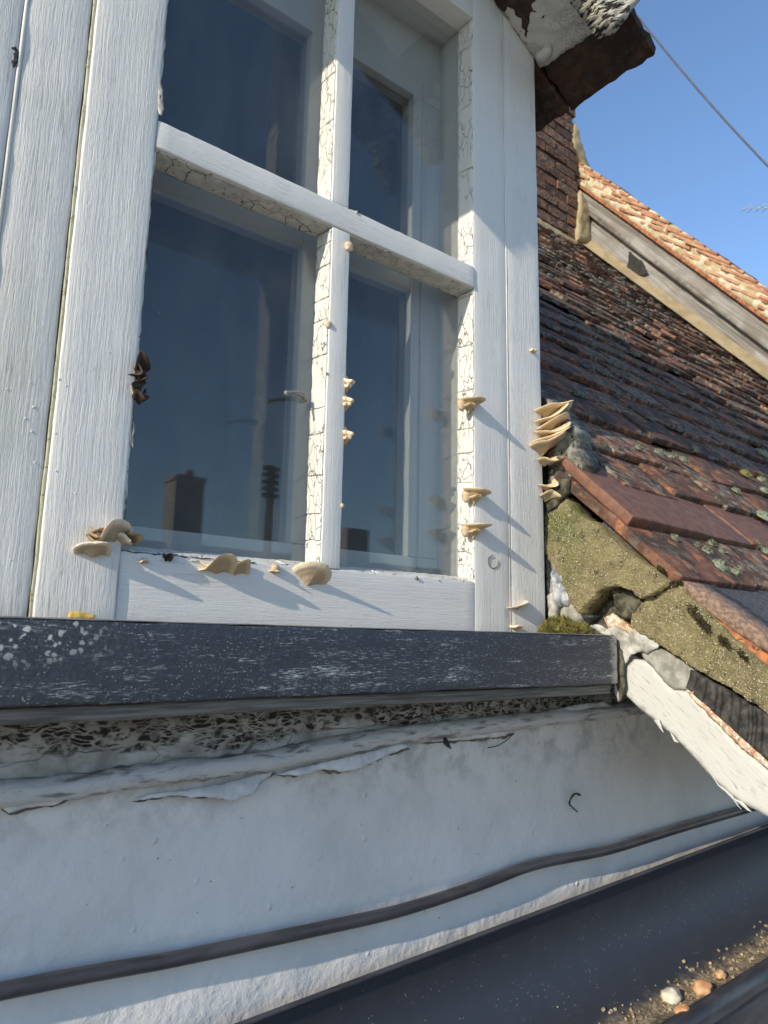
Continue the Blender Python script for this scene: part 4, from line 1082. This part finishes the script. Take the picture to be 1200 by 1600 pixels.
# ================================================================== across the street (it shows mirrored in the panes)
GLY = .0325
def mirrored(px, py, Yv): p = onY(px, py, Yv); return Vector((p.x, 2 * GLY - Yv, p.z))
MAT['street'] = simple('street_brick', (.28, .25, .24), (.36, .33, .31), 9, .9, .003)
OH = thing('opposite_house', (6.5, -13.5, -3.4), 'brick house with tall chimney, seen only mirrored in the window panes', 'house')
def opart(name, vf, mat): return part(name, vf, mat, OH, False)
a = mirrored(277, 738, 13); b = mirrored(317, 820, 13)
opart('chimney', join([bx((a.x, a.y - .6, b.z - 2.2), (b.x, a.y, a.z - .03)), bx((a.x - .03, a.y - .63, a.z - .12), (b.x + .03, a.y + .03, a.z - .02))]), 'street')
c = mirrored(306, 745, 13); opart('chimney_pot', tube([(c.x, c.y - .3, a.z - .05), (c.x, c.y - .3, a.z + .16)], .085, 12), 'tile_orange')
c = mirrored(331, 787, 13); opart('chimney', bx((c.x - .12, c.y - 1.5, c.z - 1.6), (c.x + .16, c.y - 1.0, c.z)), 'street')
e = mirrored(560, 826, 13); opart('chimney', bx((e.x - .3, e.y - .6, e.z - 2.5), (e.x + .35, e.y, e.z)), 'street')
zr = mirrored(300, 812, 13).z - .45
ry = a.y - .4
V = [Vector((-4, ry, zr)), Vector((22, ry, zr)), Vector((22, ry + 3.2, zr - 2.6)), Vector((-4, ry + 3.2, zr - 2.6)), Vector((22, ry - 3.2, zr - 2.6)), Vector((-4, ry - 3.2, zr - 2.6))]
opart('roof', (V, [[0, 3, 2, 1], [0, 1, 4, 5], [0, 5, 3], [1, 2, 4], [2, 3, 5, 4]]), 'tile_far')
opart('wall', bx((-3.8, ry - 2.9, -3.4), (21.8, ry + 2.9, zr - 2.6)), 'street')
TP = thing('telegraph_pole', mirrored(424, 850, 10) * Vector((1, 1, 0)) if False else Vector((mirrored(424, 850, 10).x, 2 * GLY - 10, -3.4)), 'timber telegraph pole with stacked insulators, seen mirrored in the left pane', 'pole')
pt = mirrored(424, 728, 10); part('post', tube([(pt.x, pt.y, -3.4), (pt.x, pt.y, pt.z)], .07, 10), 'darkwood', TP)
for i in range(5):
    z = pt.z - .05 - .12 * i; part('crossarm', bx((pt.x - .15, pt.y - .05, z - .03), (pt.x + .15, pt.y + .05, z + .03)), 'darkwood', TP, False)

# ================================================================== fungi
def bracket(c, N, a, b, t, mat, seed, wave=.15, cup=.2, roll=0.0, droop=0.0, upd=Vector((0, 0, 1)), lobes=3, span=math.pi, base=.14, off=0.0):
    """shelf fungus: half disc of half width a and reach b growing along N from c; thin wavy margin, hollow under side"""
    N = Vector(N).normalized(); upv = (upd - upd.dot(N) * N).normalized(); S = N.cross(upv)
    rot = Matrix.Rotation(roll, 3, N); upv = rot @ upv; S = rot @ S
    nr, na = 9, 26; V, Fc, rho = [], [], []
    rg = random.Random(seed); ph = rg.uniform(0, 6)
    def P(i, j, side):
        r = i / nr; th = span * j / na + (math.pi - span) / 2
        k = 1 + .10 * math.sin(th * lobes * 1.7 + ph) + .06 * mn.noise(Vector((th * 3, seed, 0)))
        x = math.cos(th) * a * r * k; y = math.sin(th) * b * r * k
        zz = wave * a * r ** 1.6 * math.sin(th * lobes + ph) + cup * b * r ** 2 - droop * y
        th_ = t * (1 - .72 * r ** 1.5) * (1 if r < .99 else .25)
        nn = .08 * t * mn.noise(Vector((x * 500, y * 500, seed)))
        if side > 0: z = zz + th_ * .45 + nn
        else: z = zz - th_ * .55 * (1 - .55 * math.sin(math.pi * min(1, r * .95)) ** 2) + nn - base * b * (1 - r) ** 2.2
        return Vector(c) + S * x + N * (y - .0015 + off) + upv * z
    for side in (1, -1):
        for i in range(nr + 1):
            for j in range(na + 1): V.append(P(i, j, side)); rho.append(i / nr)
    n1 = (nr + 1) * (na + 1)
    for s in (0, 1):
        for i in range(nr):
            for j in range(na):
                q0 = s * n1 + i * (na + 1) + j; q = [q0, q0 + 1, q0 + na + 2, q0 + na + 1]; Fc.append(q[::-1] if s == 0 else q)
    for j in range(na): q0 = nr * (na + 1) + j; Fc.append([q0, q0 + 1, q0 + 1 + n1, q0 + n1])
    return V, Fc, rho
def add_fungus(vfr_list, mat, label, origin, group='bracket fungi growing from the window frame', cat='fungus', name='bracket_fungus'):
    V, Fc, rho = [], [], []
    for v, f, r in vfr_list:
        n = len(V); V += v; Fc += [[i + n for i in q] for q in f]; rho += r
    o = mesh_obj(name, V, Fc, mat, origin=Vector(origin)); at = o.data.attributes.new('rho', 'FLOAT', 'POINT'); at.data.foreach_set('value', rho)
    bm = bmesh.new(); bm.from_mesh(o.data); bmesh.ops.recalc_face_normals(bm, faces=bm.faces); bm.to_mesh(o.data); bm.free()
    return tag(o, label, cat, group)
def knob(c, r, seed, sq=(1, 1, 1)):
    V, Fc, rho = [], [], []; nu, nv = 16, 10
    for j in range(nv + 1):
        for i in range(nu):
            th = 2 * math.pi * i / nu; ph = math.pi * j / nv; p = Vector((math.sin(ph) * math.cos(th), math.sin(ph) * math.sin(th), math.cos(ph)))
            k = 1 + .12 * mn.noise(p * 2 + Vector((seed, 0, 0))); V.append(Vector(c) + Vector((p.x * sq[0], p.y * sq[1], p.z * sq[2])) * r * k); rho.append(.62 - .6 * p.z)
    for j in range(nv):
        for i in range(nu): Fc.append([j * nu + i, (j + 1) * nu + i, (j + 1) * nu + (i + 1) % nu, j * nu + (i + 1) % nu])
    return V, Fc, rho
Nf = Vector((0, -1, 0)); Nl = Vector((-1, 0, 0))
def F1(px, py, wpx, reach, t, mat, label, seed, y=0.0, **kw):
    c = onY(px, py, y); dep = (R.transposed() @ (c - CAM)).z * -1; a = wpx / F * dep * .5 / .86
    return add_fungus([bracket(c, Nf, a, reach, t * 1.3, mat, seed, **kw)], mat, label, c)
# along the bottom rail
F1(143, 858, 50, .016, .0062, 'fungus', 'large flat cream bracket on the left stile below the brown folded one', 1, wave=.05, cup=-.25, droop=-.55, lobes=2, span=math.pi * 1.7, off=.009, base=.25)
c = onY(147, 840, 0); add_fungus([bracket(c, Nf, .009, .014, .007, '', 2, .25, .1, .1), bracket(c + Vector((0, 0, .005)), Nf, .008, .012, .006, '', 3, .3, .2, -.2), bracket(c + Vector((-.001, 0, -.004)), Nf, .009, .012, .005, '', 31, .3, .2, -.1)], 'fungus_brown', 'brown folded withered bracket directly above the large flat cream one', c)
c = onY(104, 842, 0); add_fungus([bracket(c, Nf, .010, .005, .004, '', 4, .3, .1, 1.4)], 'fungus_brown', 'leftmost brown withered scrap at the end of the paint crescent', c)
c = onY(175, 840, 0); add_fungus([bracket(c, Nf, .018, .020, .0055, '', 5, .20, .1, .45, -.55, lobes=2, span=math.pi * 1.3, off=.004), bracket(c + Vector((.009, 0, -.004)), Nf, .010, .018, .004, '', 6, .2, .2, -.5)], 'fungus', 'curled cream bracket between the large flat one and the window corner', c)
c = onY(201, 842, 0); add_fungus([bracket(c, Nf, .010, .014, .007, '', 7, .4, .4, -.9)], 'fungus_brown', 'olive-brown withered bracket at the lower left corner of the glass', c)
c = onY(187, 828, 0); add_fungus([bracket(c, Nf, .008, .010, .005, '', 8, .4, .2, .3)], 'fungus_brown', 'small brown crumpled bracket above the curled cream one', c)
c = onY(223, 875, 0); add_fungus([bracket(c, Nf, .0062, .008, .006, '', 9, .2, -.2, .1)], 'fungus_tan', 'small tan bracket at the left end of the bottom rail', c)
c = onY(261, 872, 0); add_fungus([bracket(c, Nf, .0055, .010, .007, '', 10, .5, .2, -.5)], 'fungus_black', 'small blackened bracket right of the small tan one on the rail', c)
c = onY(345, 890, 0); add_fungus([bracket(onY(338, 889, 0), Nf, .021, .026, .0060, '', 11, .20, -.15, .05, -.60, lobes=3), bracket(onY(368, 893, 0), Nf, .015, .023, .0055, '', 12, .22, -.1, -.15, -.60, lobes=2), bracket(onY(325, 884, 0), Nf, .009, .012, .006, '', 13, .3, .2, .1), bracket(onY(366, 885, 0), Nf, .016, .010, .006, '', 14, .3, .1, 0)], 'fungus_tan', 'widest bracket, wavy and double, on the middle of the left rail', c)
c = onY(428, 893, 0); add_fungus([bracket(c, Nf, .0068, .012, .004, '', 15, .05, 0, 0), knob(c + Vector((0, -.003, .004)), .0045, 2)], 'fungus_tan', 'small button-shaped bracket between the two wide ones on the rail', c)
F1(482, 905, 52, .027, .0060, 'fungus', 'broad upturned cream bracket on the rail below the central bar', 16, wave=.12, cup=.15, lobes=1, roll=-.22, droop=-.60, span=math.pi * 1.25, off=.003)
# central bar
for px, py, r, y, lb, s in ((545, 385, .0062, -.004, 'round cream button just below the crossing of the glazing bars', 1), (557, 332, .0022, -.002, 'tiny cream dot on the crossbar right of the crossing', 2), (513, 507, .0046, .0, 'round cream button on the left edge of the central bar', 3),
                            (535, 790, .0026, -.002, 'tiny cream dot low on the right edge of the central bar', 4), (510, 583, .0018, -.001, 'tiny cream dot on the left edge of the central bar below the button', 5)):
    c = onY(px, py, y); add_fungus([knob(c, r, s, (1, .8, 1.05))], 'fungus', lb, c, 'button fungi on the glazing bars', name='button_fungus')
for (px, py, lb, s) in ((541, 603, 'uppermost orange-topped bracket on the right edge of the central bar', 21), (540, 632, 'middle orange-topped bracket on the right edge of the central bar', 22), (540, 684, 'lowest orange-topped bracket on the right edge of the central bar', 23)):
    c = onY(px, py - 3, .002)
    add_fungus([bracket(c + Vector((.001, 0, -.001)), Nf, .0082, .014, .0075, '', s, .1, .35, -.12, .1), knob(c + Vector((-.002, .001, .007)), .0042, s, (.9, .9, 1.3)), bracket(c + Vector((0, -.0, -.006)), Nf, .0062, .011, .008, '', s + 4, .1, .3, .1, .0)], 'fungus_orange', lb, c, 'orange-topped fungi on the central bar')
# right stile
for (px, py, w, rch, lb, s) in ((739, 628, 34, .026, 'topmost two-tier bracket on the right stile', 24), (747, 770, 46, .030, 'wider cream bracket on the right stile with a lumpy base, middle of three', 25), (746, 823, 42, .028, 'lowest of the three brackets on the right stile', 26)):
    c = onY(px - 6, py, 0)
    add_fungus([bracket(c, Nf, .015 + w * .00012, rch, .0075, '', s, .06, .05, -.05, lobes=1, base=.55), bracket(c + Vector((-.003, 0, -.009)), Nf, .011, rch * .55, .007, '', s + 9, .1, .2, .1), knob(c + Vector((-.012, .003, -.006)), .0075, s, (1, .8, 1.3))], 'fungus_tan', lb, c)
F1(831, 550, 13, .010, .006, 'fungus_orange', 'small lone bracket high on the right corner board', 27, cup=.2, wave=.1)
# the stacked cluster on the corner
rg = random.Random(44)
for k, (py, x0, x1) in enumerate(((642, 840, 879), (655, 838, 885), (666, 842, 878), (676, 840, 887), (688, 838, 872), (697, 838, 866))):
    c = onY((x0 + x1) / 2 - 4, py + 2, -.004); c.x = min(c.x, DR + .012)
    add_fungus([bracket(c, Vector((.45, -1, 0)), .029 if k in (1, 3) else .025, .040, .0095, '', 60 + k, .17, .06, .20 + .12 * math.sin(k * 2.3), -.34 - .14 * math.sin(k * 1.7), lobes=2 + k % 2, span=math.pi * 1.2, base=.22)], 'fungus_tan',
               ['topmost', 'second', 'third', 'fourth and widest', 'fifth', 'lowest'][k] + ' shelf from the top in the bracket stack on the dormer corner', c, 'stacked shelves of fungus on the dormer corner')
c = onY(878, 690, -.002); add_fungus([bracket(Vector((DR + .022, -.006, c.z)), Vector((.3, -1, 0)), .017, .024, .005, '', 71, .2, .1, .25)], 'fungus_tan', 'right-hand lobe beside the lowest shelves of the corner stack', c)
for (px, py, sz, rl, lb, s) in ((850, 722, .016, .2, 'wavy double bracket just below the corner stack', 72), (858, 762, .015, .3, 'upper of the two brackets above the mossy mortar', 73), (853, 777, .017, -.1, 'lower of the two brackets above the mossy mortar', 74)):
    c = onY(px, py, -.002); c.x = min(c.x, DR + .004)
    add_fungus([bracket(c, Vector((.1, -1, 0)), sz, .026, .0065, '', s, .25, .1, rl, lobes=3), bracket(c + Vector((.014, .0, .003)), Vector((.3, -1, 0)), sz * .9, .024, .006, '', s + 5, .2, .2, rl + .2)], 'fungus_tan', lb, c)
c = onY(808, 948, 0); add_fungus([bracket(c, Nf, .020, .022, .004, '', 80, .08, .2, .38, lobes=1)], 'fungus', 'thin tilted cream bracket at the foot of the right corner board', c)
c = onY(804, 980, 0); add_fungus([bracket(c, Nf, .012, .014, .008, '', 81, .08, .1, .0)], 'fungus_orange', 'small bracket resting on the sill below the thin tilted one', c)
# black shrivelled one by the left pane
c = onY(212, 598, 0); add_fungus([bracket(onY(219, 584, 0), Nf, .011, .014, .009, '', 90, .5, .4, 1.1), bracket(onY(214, 620, 0), Nf, .008, .011, .007, '', 91, .5, .4, -.8), bracket(onY(222, 580, -.002), Nf, .010, .012, .008, '', 94, .7, .5, .3, -.5), bracket(onY(221, 596, -.002), Nf, .011, .011, .007, '', 93, .6, .4, 1.5), bracket(onY(217, 624, -.002), Nf, .008, .012, .007, '', 95, .6, .6, .2, .4), knob(onY(220, 585, -.003), .0055, 8, (1, .8, 1.3))], 'fungus_black', 'black shrivelled fungus on the left edge of the lower left pane', c)
c = onY(209, 612, 0); add_fungus([bracket(c, Nf, .013, .006, .005, '', 92, .3, .1, 1.4)], 'fungus_tan', 'tan rim of fungus on the stile beside the black shrivelled one', c)
# grey stub on the glass edge, twigs, leaf
c = onY(470, 616, .028)
o = mesh_obj('dried_stub', *tube(smoothpath([onY(477, 626, .030), onY(472, 617, .024), onY(460, 614, .018), onY(446, 614, .012)], 6), [.0040] * 6 + [.0030] * 6 + [.0022] * 6 + [.0026], 9, .5), 'rawwood', origin=c); tag(o, 'grey dried stub sticking out over the lower left pane', 'debris')
P = [onY(px, py, -.012) for px, py in ((105, 966), (110, 960), (122, 958), (136, 961), (150, 966), (148, 972), (120, 972), (106, 971))]
for p_ in P: p_.z += .003
o = mesh_obj('leaf', *plate(P, (0, -1, .3), .0008, .0025, .001, .0018, 120, 6, .0006), 'leaf', origin=P[0]); tag(o, 'yellow dead leaf lying on the sill at the foot of the left stile', 'leaf')
rg = random.Random(71)
def twigs(pix_a, pix_b, n, label):
    parts = []
    for i in range(n):
        t = rg.random(); px = pix_a[0] + (pix_b[0] - pix_a[0]) * t; py = pix_a[1] + (pix_b[1] - pix_a[1]) * t
        a = onY(px, py, rg.uniform(.002, .02)); b = a + Vector((rg.uniform(-.014, .014), rg.uniform(-.006, .004), rg.uniform(-.002, .005)))
        parts.append(tube([a, a.lerp(b, .5) + Vector((0, 0, rg.uniform(-.002, .003))), b], rg.uniform(.0004, .0011), 5))
    o = mesh_obj('dried_twigs', *join(parts), 'rawwood', origin=onY((pix_a[0] + pix_b[0]) / 2, pix_a[1], .005)); tag(o, label, 'debris')
twigs((640, 905), (712, 908), 26, 'tangle of dried twigs on the rail under the lower right pane')
twigs((230, 872), (300, 880), 14, 'few dried twigs on the rail by the blackened bracket')
# curled crescent of lifted paint and small flakes on the rail
c = onY(112, 842, 0)
part('paint_flake', tube(smoothpath([onY(*q, -.001) for q in ((108, 840), (113, 830), (122, 826), (130, 829), (134, 832))], 5), .0011, 6, .4), 'flake')
part('paint_flake', tube(smoothpath([onY(*q, -.0008) for q in ((770, 868), (764, 872), (764, 882), (770, 888), (778, 884), (779, 876))], 5), .0006, 6, .4), 'mortar')
for i in range(26):
    px = rg.uniform(195, 480); c = onY(px, 868 + (px - 190) * .066 + rg.uniform(0, 8), rg.uniform(0, .004)); w = rg.uniform(.003, .008)
    P = [c + Vector((rg.uniform(-w, w), 0, rg.uniform(-.0022, .0022))) for _ in range(3)]
    P = [c + Vector((-w, 0, .000)), c + Vector((-w * .3, 0, .0018)), c + Vector((w * .8, 0, .0012)), c + Vector((w, 0, -.0006)), c + Vector((0, 0, -.0014))]
    part('paint_flake', plate(P, (rg.uniform(-.3, .3), -1, rg.uniform(-.1, .7)), .0006, .002, .0005, .0008, 150, i, .0004), 'flake')

for k, q in enumerate([((249, 118), (252, 130), (255, 152), (256, 170), (252, 182), (248, 178), (246, 150)), ((208, 650), (210, 668), (208, 700), (204, 690))]):
    P = [onY(px, py, -.0037) for px, py in q]
    part('paint_flake', plate(P, (-.25, -1, 0), .0006, .002, .0004, .0008, 160, 90 + k, .0014), 'torn')
for k, (z0, z1) in enumerate(((.56, .60), (.64, .70), (.71, .79), (.82, .87), (.36, .42), (.44, .49), (.18, .27), (.10, .14))):
    part('open_joint', tube([(.2187 + .0006 * mn.noise(Vector((i * .5, k, 0))), -.0037, z0 + (z1 - z0) * i / 16) for i in range(17)], [max(.0001, .0009 * (.8 + 1.2 * mn.noise(Vector((i * .4, k * 3, 7))))) * (1 - abs(i - 8) / 8.5) for i in range(17)], 6), 'deck')
rg = random.Random(66)
part('open_joint', tube([(.2195 + .145 * i / 40, -.0004, .0788 + .0009 * mn.noise(Vector((i * .45, 0, 3))) + .0005 * math.sin(i * 1.3)) for i in range(41)], [max(.0001, .0007 * (.7 + mn.noise(Vector((i * .6, 9, 0))))) for i in range(41)], 6), 'deck')
# small nubs and drips in the paint of the boards
rg = random.Random(55)
for k in range(16):
    c = onY(rg.uniform(5, 120), rg.uniform(520, 900), 0); c.y = -.0005 if c.x < .143 else -.0035
    o = mesh_obj('paint_nub', *knob(c, rg.uniform(.0005, .0013), k, (1, .4, 1))[:2], 'stile', parent=D)

c = onY(23, 88, 0)
part('bare_chip', plate([onY(q[0], q[1], -.0012) for q in ((17, 72), (24, 70), (30, 80), (28, 98), (20, 106), (16, 92))], (0, -1, 0), .0008, .0015, .0004, .0012, 150, 7, .0010), 'darkwood')
